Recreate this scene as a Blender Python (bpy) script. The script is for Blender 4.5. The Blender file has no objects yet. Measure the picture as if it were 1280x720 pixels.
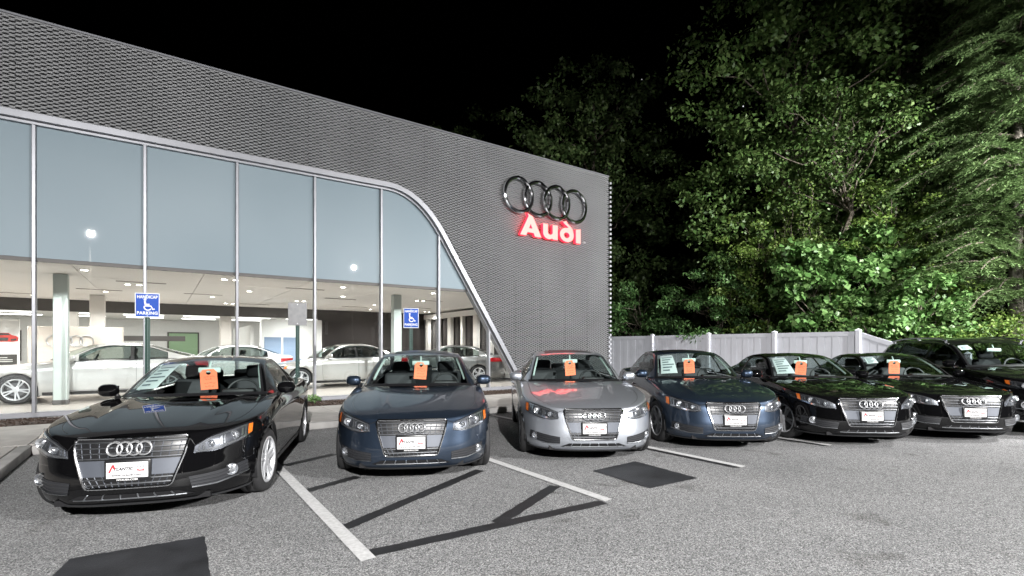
import bpy, bmesh, math, random
import numpy as np
from mathutils import Vector, Matrix
R = math.radians
random.seed(7); rng = np.random.default_rng(11)
S = bpy.context.scene
COL = S.collection

# ------------------------------------------------------------------ camera, world, exposure
cam = bpy.data.cameras.new('camera'); camo = bpy.data.objects.new('camera', cam); COL.objects.link(camo)
FPX, HZ, CH, YAW = 629.0, 433.0, 1.5, 35.0          # focal length and horizon in photo pixels, eye height, heading
cam.sensor_width = 36; cam.lens = 36 * FPX / 1280; cam.shift_y = (HZ - 360) / 1280
cam.clip_start = .05; cam.clip_end = 2000
camo.location = (0, 0, CH); camo.rotation_euler = (R(90), 0, R(-YAW))
S.camera = camo
W = bpy.data.worlds.new('World'); S.world = W; W.use_nodes = True
wn = W.node_tree.nodes; wl = W.node_tree.links
bg = wn['Background']
sky = wn.new('ShaderNodeTexSky'); sky.sky_type = 'NISHITA'; sky.sun_disc = False
sky.sun_elevation = R(-5); sky.sun_rotation = R(200)
wl.new(sky.outputs[0], bg.inputs[0]); bg.inputs[1].default_value = .02
# faint stars all over the night sky
vo = wn.new('ShaderNodeTexVoronoi'); vo.inputs['Scale'].default_value = 34
tc = wn.new('ShaderNodeTexCoord'); wl.new(tc.outputs['Generated'], vo.inputs['Vector'])
lt = wn.new('ShaderNodeMath'); lt.operation = 'LESS_THAN'; lt.inputs[1].default_value = .035
wl.new(vo.outputs['Distance'], lt.inputs[0])
sx = wn.new('ShaderNodeSeparateColor'); wl.new(vo.outputs['Color'], sx.inputs[0])
gt = wn.new('ShaderNodeMath'); gt.operation = 'GREATER_THAN'; gt.inputs[1].default_value = .86
wl.new(sx.outputs[0], gt.inputs[0])
mu = wn.new('ShaderNodeMath'); mu.operation = 'MULTIPLY'; wl.new(lt.outputs[0], mu.inputs[0]); wl.new(gt.outputs[0], mu.inputs[1])
m2 = wn.new('ShaderNodeMath'); m2.operation = 'MULTIPLY'; m2.inputs[1].default_value = 1.0; wl.new(mu.outputs[0], m2.inputs[0])
b2 = wn.new('ShaderNodeBackground'); b2.inputs[0].default_value = (.9, .95, 1, 1); wl.new(m2.outputs[0], b2.inputs[1])
ad = wn.new('ShaderNodeAddShader'); wl.new(bg.outputs[0], ad.inputs[0]); wl.new(b2.outputs[0], ad.inputs[1])
wl.new(ad.outputs[0], wn['World Output'].inputs[0])
S.view_settings.view_transform = 'Standard'; S.view_settings.look = 'None'
S.view_settings.gamma = 1; S.view_settings.exposure = 0.0
S.view_settings.use_curve_mapping = False
S.render.engine = 'CYCLES'
S.cycles.use_denoising = True
S.cycles.max_bounces = 8; S.cycles.transparent_max_bounces = 24
S.cycles.glossy_bounces = 4; S.cycles.diffuse_bounces = 3; S.cycles.transmission_bounces = 6
S.cycles.sample_clamp_indirect = 6; S.cycles.blur_glossy = .3
S.cycles.caustics_reflective = False; S.cycles.caustics_refractive = False
try: S.cycles.use_light_tree = True
except Exception: pass

# lot lamps: position, aim, power. They stand behind the camera; two of them mirror in the showroom glass.
LAMPS = [((-3.2, -10.3, 8.0), (-1, 8, 1.0), 29000),
         ((12.9, -14.0, 8.0), (9, 6, 1.5), 33000),
         ((16.45, -3.2, 7.5), (18.6, 6, 1.0), 18500)]
LAMP_COL = (1.0, .985, .97)

# ------------------------------------------------------------------ helpers
cy, sy = math.cos(R(YAW)), math.sin(R(YAW))
def ray(px, py):
    u = (px - 640) / FPX; v = (HZ - py) / FPX
    return np.array((cy * u + sy, -sy * u + cy, v))
def on_ground(px, py, z=0.0):
    d = ray(px, py); t = (z - CH) / d[2]
    return (d[0] * t, d[1] * t)
def from_cam(lat, dep): return (cy * lat + sy * dep, -sy * lat + cy * dep)

def pchip(pts):
    x = np.array([p[0] for p in pts], float); y = np.array([p[1] for p in pts], float)
    h = np.diff(x); d = np.diff(y) / h; m = np.zeros_like(x); m[0] = d[0]; m[-1] = d[-1]
    for i in range(1, len(x) - 1):
        if d[i-1] * d[i] > 0:
            w1 = 2 * h[i] + h[i-1]; w2 = h[i] + 2 * h[i-1]
            m[i] = (w1 + w2) / (w1 / d[i-1] + w2 / d[i])
    def f(q):
        q = min(max(q, x[0]), x[-1]); i = min(int(np.searchsorted(x, q, 'right')) - 1, len(x) - 2)
        t = (q - x[i]) / h[i]; t2 = t * t; t3 = t2 * t
        return (2*t3-3*t2+1)*y[i] + (t3-2*t2+t)*h[i]*m[i] + (-2*t3+3*t2)*y[i+1] + (t3-t2)*h[i]*m[i+1]
    return f

class MB:
    def __init__(s): s.v = []; s.f = []; s.m = []
    def add(s, vs, fs, mi=0):
        b = len(s.v); s.v += [tuple(map(float, p)) for p in vs]
        for q in fs: s.f.append(tuple(b + i for i in q)); s.m.append(mi)
    def box(s, c, d, mi=0, M=None):
        x, y, z = [k / 2 for k in d]
        vs = [(sx_*x, sy_*y, sz_*z) for sz_ in (-1, 1) for sy_ in (-1, 1) for sx_ in (-1, 1)]
        if M is not None: vs = [tuple(M @ Vector(p)) for p in vs]
        vs = [(p[0]+c[0], p[1]+c[1], p[2]+c[2]) for p in vs]
        s.add(vs, [(0,2,3,1), (4,5,7,6), (0,1,5,4), (2,6,7,3), (0,4,6,2), (1,3,7,5)], mi)
    def grid(s, P, mi=0, flip=False, closed_u=False):
        nu, nv = len(P), len(P[0]); vs = [p for r in P for p in r]; fs = []
        for i in range(nu if closed_u else nu - 1):
            for j in range(nv - 1):
                a, b = i*nv+j, ((i+1) % nu)*nv+j
                q = (a, b, b+1, a+1); fs.append(q[::-1] if flip else q)
        s.add(vs, fs, mi)
    def tube(s, pts, r, n=8, closed=False, mi=0, cap=True, up=None):
        pts = [Vector(p) for p in pts]; N = len(pts); rr = r if hasattr(r, '__len__') else [r] * N
        rings = []; prev = None
        for i, p in enumerate(pts):
            a = pts[i-1] if (i or closed) else p; b = pts[(i+1) % N] if (i < N-1 or closed) else p
            t = (b - a).normalized()
            if prev is None:
                ref = Vector(up) if up else (Vector((0,0,1)) if abs(t.z) < .9 else Vector((1,0,0)))
            else: ref = prev
            x = t.cross(ref).normalized(); y = x.cross(t).normalized(); prev = y
            rings.append([p + (x * math.cos(2*math.pi*k/n) + y * math.sin(2*math.pi*k/n)) * rr[i] for k in range(n)])
        vs = [q for g in rings for q in g]; fs = []
        for i in range(N if closed else N-1):
            for k in range(n):
                a, b = i*n, ((i+1) % N)*n
                fs.append((a+k, a+(k+1) % n, b+(k+1) % n, b+k))
        if cap and not closed: fs.append(tuple(range(n))[::-1]); fs.append(tuple((N-1)*n + k for k in range(n)))
        s.add(vs, fs, mi)
    def lathe(s, prof, n=32, axis='x', c=(0,0,0), mi=0):
        """prof = list of (axial, radius)"""
        P = []
        for k in range(n):
            a = 2*math.pi*k/n; row = []
            for ax, r in prof:
                p = {'x': (ax, r*math.cos(a), r*math.sin(a)), 'y': (r*math.cos(a), ax, r*math.sin(a)), 'z': (r*math.cos(a), r*math.sin(a), ax)}[axis]
                row.append((p[0]+c[0], p[1]+c[1], p[2]+c[2]))
            P.append(row)
        s.grid(P, mi, closed_u=True)
    def rbox(s, c, d, bev=.03, seg=2, mi=0, M=None):
        bm = bmesh.new(); bmesh.ops.create_cube(bm, size=1)
        for v in bm.verts: v.co = Vector((v.co.x*d[0], v.co.y*d[1], v.co.z*d[2]))
        bmesh.ops.bevel(bm, geom=bm.edges[:], offset=min(bev, min(d)*.49), segments=seg, profile=.5, affect='EDGES')
        bm.verts.index_update()
        vs = [(M @ v.co if M is not None else v.co.copy()) for v in bm.verts]
        s.add([(v.x+c[0], v.y+c[1], v.z+c[2]) for v in vs], [[v.index for v in f.verts] for f in bm.faces], mi); bm.free()
    def mesh(s, name, smooth=True, ang=40, fix=False):
        me = bpy.data.meshes.new(name); me.from_pydata(s.v, [], s.f)
        if any(s.m): me.polygons.foreach_set('material_index', s.m)
        if fix:
            bm = bmesh.new(); bm.from_mesh(me); bmesh.ops.remove_doubles(bm, verts=bm.verts, dist=1e-5)
            bmesh.ops.recalc_face_normals(bm, faces=bm.faces); bm.to_mesh(me); bm.free()
        if smooth:
            me.shade_smooth()
            if ang < 180: me.set_sharp_from_angle(angle=R(ang))
        me.update(); return me
    def obj(s, name, mats, parent=None, smooth=True, ang=40, fix=False, loc=None):
        return link(name, s.mesh(name, smooth, ang, fix), mats, parent, loc)

def link(name, me, mats, parent=None, loc=None):
    if not isinstance(mats, (list, tuple)): mats = [mats]
    if len(me.materials) == 0:
        for m in mats: me.materials.append(MT[m] if isinstance(m, str) else m)
    o = bpy.data.objects.new(name, me); COL.objects.link(o)
    if parent: o.parent = parent
    if loc is not None: o.location = loc
    return o
def tag(o, label=None, cat=None, group=None, kind=None):
    if label: o['label'] = label
    if cat: o['category'] = cat
    if group: o['group'] = group
    if kind: o['kind'] = kind
    return o
def empty(name, loc=(0,0,0), rz=0):
    o = bpy.data.objects.new(name, None); o.empty_display_size = .2; COL.objects.link(o)
    o.location = loc; o.rotation_euler = (0, 0, rz); return o
def text_mesh(txt, size, extrude=.001, shear=0, bold=0, align='CENTER', spacing=1.0):
    cu = bpy.data.curves.new('t', 'FONT'); cu.body = txt; cu.size = size; cu.extrude = extrude
    cu.align_x = align; cu.align_y = 'CENTER'; cu.shear = shear; cu.offset = bold; cu.resolution_u = 3; cu.space_character = spacing
    o = bpy.data.objects.new('t', cu); COL.objects.link(o)
    me = bpy.data.meshes.new_from_object(o.evaluated_get(bpy.context.evaluated_depsgraph_get()))
    bpy.data.objects.remove(o); bpy.data.curves.remove(cu); return me
def shape_mesh(loops, extrude):
    cu = bpy.data.curves.new('s', 'CURVE'); cu.dimensions = '2D'; cu.fill_mode = 'BOTH'; cu.extrude = extrude
    for lp in loops:
        sp = cu.splines.new('POLY'); sp.points.add(len(lp)-1); sp.use_cyclic_u = True
        for p, q in zip(sp.points, lp): p.co = (q[0], q[1], 0, 1)
    o = bpy.data.objects.new('s', cu); COL.objects.link(o)
    me = bpy.data.meshes.new_from_object(o.evaluated_get(bpy.context.evaluated_depsgraph_get()))
    bpy.data.objects.remove(o); bpy.data.curves.remove(cu); return me
def xform(me, M): me.transform(M); me.update(); return me
# local mesh in XY facing +Z  ->  standing, readable from -Y
UPRIGHT = Matrix(((1,0,0,0), (0,0,-1,0), (0,1,0,0), (0,0,0,1)))

# ------------------------------------------------------------------ materials
MT = {}
def nodes(name):
    m = bpy.data.materials.new(name); m.use_nodes = True; MT[name] = m
    nt = m.node_tree; return m, nt.nodes, nt.links, nt.nodes['Principled BSDF']
def setp(p, **k):
    al = dict(color='Base Color', rough='Roughness', metal='Metallic', spec='Specular IOR Level', coat='Coat Weight', coatr='Coat Roughness',
              em='Emission Color', ems='Emission Strength', trans='Transmission Weight', ior='IOR', alpha='Alpha')
    for a, b in k.items():
        v = b
        if a in ('color', 'em'): v = (*b, 1)
        p.inputs[al[a]].default_value = v
def simple(name, color, rough=.5, metal=0, var=0.0, vscale=6, bump=0.0, bscale=60, **k):
    m, n, l, p = nodes(name); setp(p, color=color, rough=rough, metal=metal, **k)
    if var or bump:
        tc = n.new('ShaderNodeTexCoord')
        if var:
            nz = n.new('ShaderNodeTexNoise'); nz.inputs['Scale'].default_value = vscale; nz.inputs['Detail'].default_value = 6
            l.new(tc.outputs['Object'], nz.inputs['Vector'])
            cr = n.new('ShaderNodeValToRGB'); cr.color_ramp.elements[0].position = .3; cr.color_ramp.elements[1].position = .7
            cr.color_ramp.elements[0].color = (*[c*(1-var) for c in color], 1); cr.color_ramp.elements[1].color = (*[min(1, c*(1+var)) for c in color], 1)
            l.new(nz.outputs['Fac'], cr.inputs[0]); l.new(cr.outputs[0], p.inputs['Base Color'])
        if bump:
            nb = n.new('ShaderNodeTexNoise'); nb.inputs['Scale'].default_value = bscale; nb.inputs['Detail'].default_value = 4
            l.new(tc.outputs['Object'], nb.inputs['Vector'])
            bp = n.new('ShaderNodeBump'); bp.inputs['Strength'].default_value = bump; bp.inputs['Distance'].default_value = .01
            l.new(nb.outputs['Fac'], bp.inputs['Height']); l.new(bp.outputs[0], p.inputs['Normal'])
    return m
def emis(name, col, s):
    m, n, l, p = nodes(name); setp(p, color=(0,0,0), em=col, ems=s, rough=.5); return m
def pane(name, tint, rough=0.0, refl=1.0, f0=1.5):
    m, n, l, p = nodes(name); n.remove(p)
    tr = n.new('ShaderNodeBsdfTransparent'); tr.inputs[0].default_value = (*tint, 1)
    gl = n.new('ShaderNodeBsdfGlossy'); gl.inputs['Roughness'].default_value = rough
    fr = n.new('ShaderNodeFresnel'); ge = n.new('ShaderNodeNewGeometry'); mr = n.new('ShaderNodeMapRange')
    mr.inputs['To Min'].default_value = f0; mr.inputs['To Max'].default_value = 1/f0      # same reflectance from both faces of the sheet
    l.new(ge.outputs['Backfacing'], mr.inputs['Value']); l.new(mr.outputs[0], fr.inputs[0])
    mm = n.new('ShaderNodeMath'); mm.operation = 'MULTIPLY'; mm.inputs[1].default_value = refl; l.new(fr.outputs[0], mm.inputs[0])
    mx = n.new('ShaderNodeMixShader'); l.new(mm.outputs[0], mx.inputs[0]); l.new(tr.outputs[0], mx.inputs[1]); l.new(gl.outputs[0], mx.inputs[2])
    l.new(mx.outputs[0], n['Material Output'].inputs[0]); return m
def paint(name, col, metal=0.0, rough=.35, flake=0.0, spec=.5):
    m, n, l, p = nodes(name); setp(p, color=col, metal=metal, rough=rough, coat=1.0, coatr=.02, spec=spec)
    if flake:
        tc = n.new('ShaderNodeTexCoord'); v = n.new('ShaderNodeTexNoise'); v.inputs['Scale'].default_value = 900; l.new(tc.outputs['Object'], v.inputs[0])
        bp = n.new('ShaderNodeBump'); bp.inputs['Strength'].default_value = flake; bp.inputs['Distance'].default_value = .001
        l.new(v.outputs['Fac'], bp.inputs['Height']); l.new(bp.outputs[0], p.inputs['Normal'])
    return m
paint('paint_black', (.003, .003, .0034), spec=0.0)
paint('paint_blue', (.030, .046, .074), metal=.75, rough=.36, flake=.12)
paint('paint_silver', (.50, .53, .58), metal=.8, rough=.36, flake=.12)
paint('paint_white_silver', (.50, .50, .49), metal=.55, rough=.33)
paint('paint_pale_grey', (.34, .335, .32), metal=.6, rough=.33)
paint('paint_dark_grey', (.16, .165, .165), metal=.6, rough=.35)
paint('paint_white', (.8, .8, .79), rough=.35)
simple('rubber', (.016, .016, .017), .75, bump=.2, bscale=90)
simple('trim_black', (.010, .010, .011), .32)
simple('plastic_dark', (.022, .023, .025), .6)
simple('fog_grille', (.016, .017, .02), .5)
simple('chrome', (.78, .79, .81), .10, 1.0)
simple('badge_chrome', (.82, .83, .85), .2, .9)
simple('satin_chrome', (.52, .54, .57), .28, 1.0)
simple('grille_panel', (.075, .083, .10), .45, .3)
simple('rim_alloy', (.52, .53, .55), .3, .35)
simple('brake', (.12, .12, .125), .45, .8)
simple('fog_bar', (.022, .023, .026), .5)
simple('lamp_inner', (.62, .64, .67), .16, .9)
simple('lamp_dark', (.13, .135, .15), .3, .8)
simple('amber', (.75, .17, .02), .25, coat=1.0)
simple('tail_red', (.35, .01, .015), .2, coat=1.0)
pane('lamp_glass', (.96, .97, .98), 0, 1.6)
pane('car_glass', (.86, .93, .91), 0, 1.0, 1.5)
pane('privacy_glass', (.16, .18, .18), 0, 1.0, 1.5)
pane('car_side_glass', (.55, .61, .60), 0, 1.0, 1.5)
simple('seat_fabric', (.035, .036, .04), .75, var=.2)
simple('dash', (.02, .02, .022), .6)
simple('pillar_liner', (.45, .55, .52), .7)
simple('tag_orange', (.90, .20, .09), .65, var=.05)
simple('tag_ink', (.28, .045, .02), .7)
simple('paper', (.70, .78, .78), .7)
simple('paper_ink', (.10, .14, .16), .7)
simple('plate_white', (.62, .62, .62), .4)
simple('ink_dark', (.05, .045, .05), .6)
simple('ink_red', (.45, .02, .03), .6)
simple('aluminium', (.24, .245, .265), .40, .45, var=.05)
simple('teeth_metal', (.36, .37, .39), .45, .2)
simple('screen_metal', (.37, .375, .385), .5, .3, var=.10, vscale=.7)
simple('backing', (.035, .037, .04), .8)
simple('side_wall', (.25, .25, .26), .6, var=.1)
simple('sign_blue', (.006, .055, .32), .5, spec=.2)
simple('sign_white', (.6, .62, .65), .5)
simple('sign_back', (.15, .152, .156), .5, .3, var=.12, vscale=12)
simple('post_green', (.016, .05, .04), .5, .2)
simple('vinyl', (.74, .76, .82), .42, var=.04, vscale=3)
simple('kerb_concrete', (.36, .35, .34), .85, var=.18, vscale=5, bump=.3, bscale=120)
simple('slab_concrete', (.40, .38, .36), .85, var=.15, vscale=3, bump=.25, bscale=150)
simple('line_paint', (.50, .50, .50), .7, var=.16, vscale=30, bump=.4, bscale=120)
simple('black_seal', (.012, .0125, .014), .6, var=.35, vscale=14, bump=.3, bscale=160)
simple('patch_seal', (.020, .021, .024), .55, var=.5, vscale=3, bump=.35, bscale=110)
simple('mulch', (.045, .028, .020), .95, var=.6, vscale=40, bump=.8, bscale=50)
simple('soil', (.022, .022, .015), .95, var=.5, vscale=2)
simple('bark', (.10, .085, .065), .9, var=.5, vscale=9, bump=1.0, bscale=22)
simple('bark_pale', (.17, .155, .13), .9, var=.5, vscale=8, bump=1.0, bscale=20)
simple('showroom_floor', (.36, .33, .30), .28, var=.05, vscale=2)
simple('plaster', (.84, .82, .79), .8, var=.02)
simple('plaster_cool', (.80, .81, .80), .8, var=.02)
simple('bulkhead', (.075, .07, .067), .55)
simple('dark_wall', (.034, .030, .029), .25, coat=.4)
simple('beige_panel', (.60, .54, .48), .55)
simple('column_steel', (.42, .47, .45), .45, .1)
simple('column_white', (.74, .71, .67), .7)
simple('door_green', (.30, .46, .28), .4)
simple('poster_white', (.74, .73, .70), .5)
simple('poster_red', (.60, .045, .03), .4)
simple('poster_dark', (.06, .055, .05), .5)
simple('panel_blue', (.22, .30, .42), .35)
simple('vent_dark', (.20, .18, .16), .6)
simple('lamp_pole', (.10, .09, .08), .5, .4)
emis('lamp_lens', (1, .97, .93), 420)
emis('downlight', (1, .93, .84), 42)
emis('tube_light', (1, .97, .93), 7)
emis('letter_face', (1, .24, .21), 3.0)
emis('letter_side', (1, .012, .03), 5.5)
pane('showroom_glass', (.93, .95, .95), 0, 1.0, 1.45)
# frosted upper panes: pale blue-grey sheet with a polished face
m, n, l, p = nodes('frosted_glass'); setp(p, color=(.33, .43, .49), rough=.55, coat=.75, coatr=.012, spec=.3)
tc_ = n.new('ShaderNodeTexCoord'); nz = n.new('ShaderNodeTexNoise'); nz.inputs['Scale'].default_value = .3; nz.inputs['Detail'].default_value = 1
l.new(tc_.outputs['Object'], nz.inputs[0]); cr = n.new('ShaderNodeValToRGB')
cr.color_ramp.elements[0].color = (.185, .24, .275, 1); cr.color_ramp.elements[1].color = (.225, .28, .315, 1)
cr.color_ramp.elements[0].position = .35; cr.color_ramp.elements[1].position = .65
l.new(nz.outputs['Fac'], cr.inputs[0]); l.new(cr.outputs[0], p.inputs['Base Color'])
# asphalt: light aggregate chips in dark binder
m, n, l, p = nodes('asphalt'); setp(p, rough=.82, spec=.35)
tc_ = n.new('ShaderNodeTexCoord')
v1 = n.new('ShaderNodeTexVoronoi'); v1.inputs['Scale'].default_value = 140; l.new(tc_.outputs['Object'], v1.inputs['Vector'])
sc_ = n.new('ShaderNodeSeparateColor'); l.new(v1.outputs['Color'], sc_.inputs[0])
r1 = n.new('ShaderNodeValToRGB'); e = r1.color_ramp.elements
e[0].position = 0; e[0].color = (.05, .05, .051, 1); e[1].position = 1; e[1].color = (.50, .497, .493, 1)
for pos, c_ in ((.35, .15), (.6, .225), (.85, .33)):
    q = e.new(pos); q.color = (c_*.985, c_, c_*1.02, 1)
l.new(sc_.outputs[0], r1.inputs[0])
n2 = n.new('ShaderNodeTexNoise'); n2.inputs['Scale'].default_value = .45; n2.inputs['Detail'].default_value = 7; n2.inputs['Roughness'].default_value = .6
l.new(tc_.outputs['Object'], n2.inputs['Vector'])
r2 = n.new('ShaderNodeValToRGB'); r2.color_ramp.elements[0].position = .32; r2.color_ramp.elements[1].position = .7
r2.color_ramp.elements[0].color = (.80, .80, .80, 1); r2.color_ramp.elements[1].color = (1.10, 1.09, 1.08, 1)
l.new(n2.outputs['Fac'], r2.inputs[0])
mx = n.new('ShaderNodeMix'); mx.data_type = 'RGBA'; mx.blend_type = 'MULTIPLY'; mx.inputs['Factor'].default_value = 1
l.new(r1.outputs[0], mx.inputs['A']); l.new(r2.outputs[0], mx.inputs['B'])
n3 = n.new('ShaderNodeTexNoise'); n3.inputs['Scale'].default_value = 1.7; n3.inputs['Detail'].default_value = 3; n3.inputs['Distortion'].default_value = .8; l.new(tc_.outputs['Object'], n3.inputs['Vector'])
r3 = n.new('ShaderNodeValToRGB'); r3.color_ramp.elements[0].position = .64; r3.color_ramp.elements[0].color = (1, 1, 1, 1); r3.color_ramp.elements[1].position = .74; r3.color_ramp.elements[1].color = (.62, .61, .60, 1)
l.new(n3.outputs['Fac'], r3.inputs[0])
mx2 = n.new('ShaderNodeMix'); mx2.data_type = 'RGBA'; mx2.blend_type = 'MULTIPLY'; mx2.inputs['Factor'].default_value = 1
l.new(mx.outputs['Result'], mx2.inputs['A']); l.new(r3.outputs[0], mx2.inputs['B']); l.new(mx2.outputs['Result'], p.inputs['Base Color'])
bp = n.new('ShaderNodeBump'); bp.inputs['Strength'].default_value = .55; bp.inputs['Distance'].default_value = .006
l.new(sc_.outputs[1], bp.inputs['Height']); l.new(bp.outputs[0], p.inputs['Normal'])
def leafmat(name, c0, c1, c2):
    m, n, l, p = nodes(name); p.inputs['Roughness'].default_value = .45; setp(p, spec=.35)
    gi = n.new('ShaderNodeNewGeometry'); cr = n.new('ShaderNodeValToRGB'); e = cr.color_ramp.elements
    e[0].color = (*c0, 1); e[1].color = (*c2, 1); q = e.new(.5); q.color = (*c1, 1)
    l.new(gi.outputs['Random Per Island'], cr.inputs[0]); l.new(cr.outputs[0], p.inputs['Base Color'])
    tl = n.new('ShaderNodeBsdfTranslucent'); l.new(cr.outputs[0], tl.inputs[0])
    mx = n.new('ShaderNodeMixShader'); mx.inputs[0].default_value = .28
    l.new(p.outputs[0], mx.inputs[1]); l.new(tl.outputs[0], mx.inputs[2]); l.new(mx.outputs[0], n['Material Output'].inputs[0])
leafmat('leaf_dark', (0.04, 0.075, 0.024), (0.068, 0.112, 0.036), (0.115, 0.16, 0.06))
leafmat('leaf_mid', (0.05, 0.105, 0.026), (0.088, 0.158, 0.042), (0.145, 0.215, 0.07))
leafmat('leaf_maple', (0.07, 0.16, 0.04), (0.12, 0.235, 0.07), (0.19, 0.31, 0.11))
leafmat('leaf_vine', (0.07, 0.135, 0.022), (0.115, 0.19, 0.038), (0.185, 0.25, 0.07))
leafmat('leaf_sumac', (0.045, 0.11, 0.035), (0.08, 0.165, 0.05), (0.13, 0.225, 0.08))
leafmat('needle', (.085, .150, .055), (.135, .215, .080), (.20, .285, .12))

# ------------------------------------------------------------------ ground, markings, pavement
def sheet(name, poly, z, mat, kind='structure'):
    b = MB(); b.add([(x, y, z) for x, y in poly], [tuple(range(len(poly)))]); o = b.obj(name, mat, smooth=False)
    if o.data.polygons[0].normal.z < 0: o.data.flip_normals()
    return tag(o, kind=kind)
sheet('asphalt_ground', [(-600,-600), (600,-600), (600,600), (-600,600)], 0, 'asphalt')
sheet('soil_bank', [(16.7,-60), (80,-60), (80,60), (16.7,60)], .004, 'soil')
YL = 3.46
LINEX = [1.2, 3.57, 5.94, 8.31, 10.68]
for x in LINEX:
    sheet('parking_line', [(x-.055, YL), (x+.055, YL+.01), (x+.055, 9.3), (x-.055, 9.3)], .008, 'line_paint')
def ragged(P, amp, n=26):
    out = []
    for a, c in zip(P, P[1:] + P[:1]):
        L_ = math.hypot(c[0]-a[0], c[1]-a[1])
        for k in range(n):
            t = k/n; q = amp*(math.sin(t*31+a[0]*7) + math.sin(t*73+a[1]*5)*.6 + random.uniform(-.7, .7)) * (0 if k == 0 else 1)
            out.append((a[0]+(c[0]-a[0])*t - (c[1]-a[1])/L_*q, a[1]+(c[1]-a[1])*t + (c[0]-a[0])/L_*q))
    return out
def gpoly(name, px, z, mat): return sheet(name, ragged([on_ground(*q) for q in px], .004), z, mat)
def gstrip(name, a, b, w, z=.004):
    a = Vector((*on_ground(*a), 0)); b = Vector((*on_ground(*b), 0)); d = (b-a).normalized(); nn = Vector((-d.y, d.x, 0)) * w/2
    return sheet(name, ragged([(q.x, q.y) for q in (a-nn, b-nn, b+nn, a+nn)], .0035), z, 'black_seal')
# old hatching blacked out with sealer
for a, b in (((356, 582), (418, 568)), ((383, 614), (447, 596)), ((430, 660), (600, 588)), ((458, 693), (754, 628)), ((622, 654), (694, 608))):
    gstrip('blacked_out_stripe', a, b, .13, .004 if b != (694, 608) else .006)
sheet('blacked_out_stripe', [(LINEX[2]-.14, YL+.05), (LINEX[2]-.058, YL+.02), (LINEX[2]-.058, 9.0), (LINEX[2]-.14, 9.0)], .005, 'black_seal')
sheet('blacked_out_stripe', [(LINEX[3]-.14, YL+.05), (LINEX[3]-.058, YL+.02), (LINEX[3]-.058, 9.0), (LINEX[3]-.14, 9.0)], .005, 'black_seal')
gpoly('sealed_patch', [(741, 589), (794, 577), (872, 598), (812, 611)], .006, 'patch_seal')
gpoly('sealed_patch', [(40, 745), (88, 699), (256, 671), (268, 760)], .006, 'patch_seal')

KX, KY, KH = -1.45, 9.45, .13
def pavement(name, x0, x1, y0, y1, nx, ny):
    b = MB(); b.box(((x0+x1)/2, (y0+y1)/2, KH/2-.012), (x1-x0-.004, y1-y0-.004, KH-.02)); o = tag(b.obj(name, 'kerb_concrete', smooth=False), kind='structure')
    sx_, sy_ = (x1-x0)/nx, (y1-y0)/ny
    b = MB(); b.rbox((0,0,0), (sx_-.012, sy_-.012, .04), .006, 1); me = b.mesh('slab', ang=30)
    for i in range(nx):
        for j in range(ny):
            link('slab', me, 'slab_concrete', o, (x0+sx_*(i+.5), y0+sy_*(j+.5), KH-.018+.0015*math.sin(i*3.1+j*5)))
pavement('pavement', -9, 13.5, KY+.15, 12.0, 15, 2)
pavement('island_pavement', -4.6, KX-.15, 1.6, KY+.13, 2, 5)
def kerb(name, x0, x1, y0, y1, n):
    o = tag(empty(name, ((x0+x1)/2, (y0+y1)/2, 0)), kind='structure')
    al = (x1-x0) > (y1-y0); L_ = ((x1-x0) if al else (y1-y0))/n
    b = MB(); b.rbox((0,0,KH/2+.0), ((L_-.008) if al else .15, .15 if al else (L_-.008), KH), .022, 2); me = b.mesh('kerb_section', ang=40)
    for i in range(n):
        q = -((x1-x0) if al else (y1-y0))/2 + L_*(i+.5)
        link('kerb_section', me, 'kerb_concrete', o, (q, 0, 0) if al else (0, q, 0))
kerb('front_kerb', KX, 13.5, KY, KY+.15, 7)
kerb('island_kerb', KX-.15, KX, 1.6, KY+.14, 4)
kerb('island_end_kerb', -4.6, KX-.16, 1.45, 1.6, 2)
# mulch bed along the glass: chips heaped over a low mound
b = MB(); P = []
for i in range(120):
    x = -9 + 22.4*i/119; P.append([(x, 12.01 + 1.2*j/9, .06 + .085*math.sin(math.pi*(j+.4)/10)**.6 + .012*math.sin(x*7+j)) for j in range(10)])
b.grid(P)
for k in range(5200):
    x, y = -5 + 16.5*random.random(), 12.05 + 1.12*random.random(); j = (y-12.01)/1.2*9
    z = .065 + .085*math.sin(math.pi*(j+.4)/10)**.6
    M = Matrix.Rotation(random.random()*6.3, 3, 'Z') @ Matrix.Rotation(random.uniform(-.6, .6), 3, 'Y')
    b.box((x, y, z), (random.uniform(.03, .1), random.uniform(.012, .03), .012), M=M)
tag(b.obj('mulch_bed', 'mulch', smooth=False), 'dark shredded bark mulch in the bed below the showroom glass', 'mulch', kind='stuff')

# ------------------------------------------------------------------ dealership building
GY, SYF, ZT, ZO, XR, XL = 13.4, 13.22, 7.8, 5.86, 13.62, -9.0
bld = empty('dealership_building', (2, GY, 0))
tag(bld, 'modern car showroom with woven metal screen and slanted glass front', 'building')
class P_:  # child helper: world coordinates
    pass
def part(b, name, mat, par=bld, **k):
    o = b.obj(name, mat, par, **k)
    o.matrix_parent_inverse = Matrix.Translation(par.location).inverted() if par.parent is None else o.matrix_parent_inverse
    return o
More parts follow.
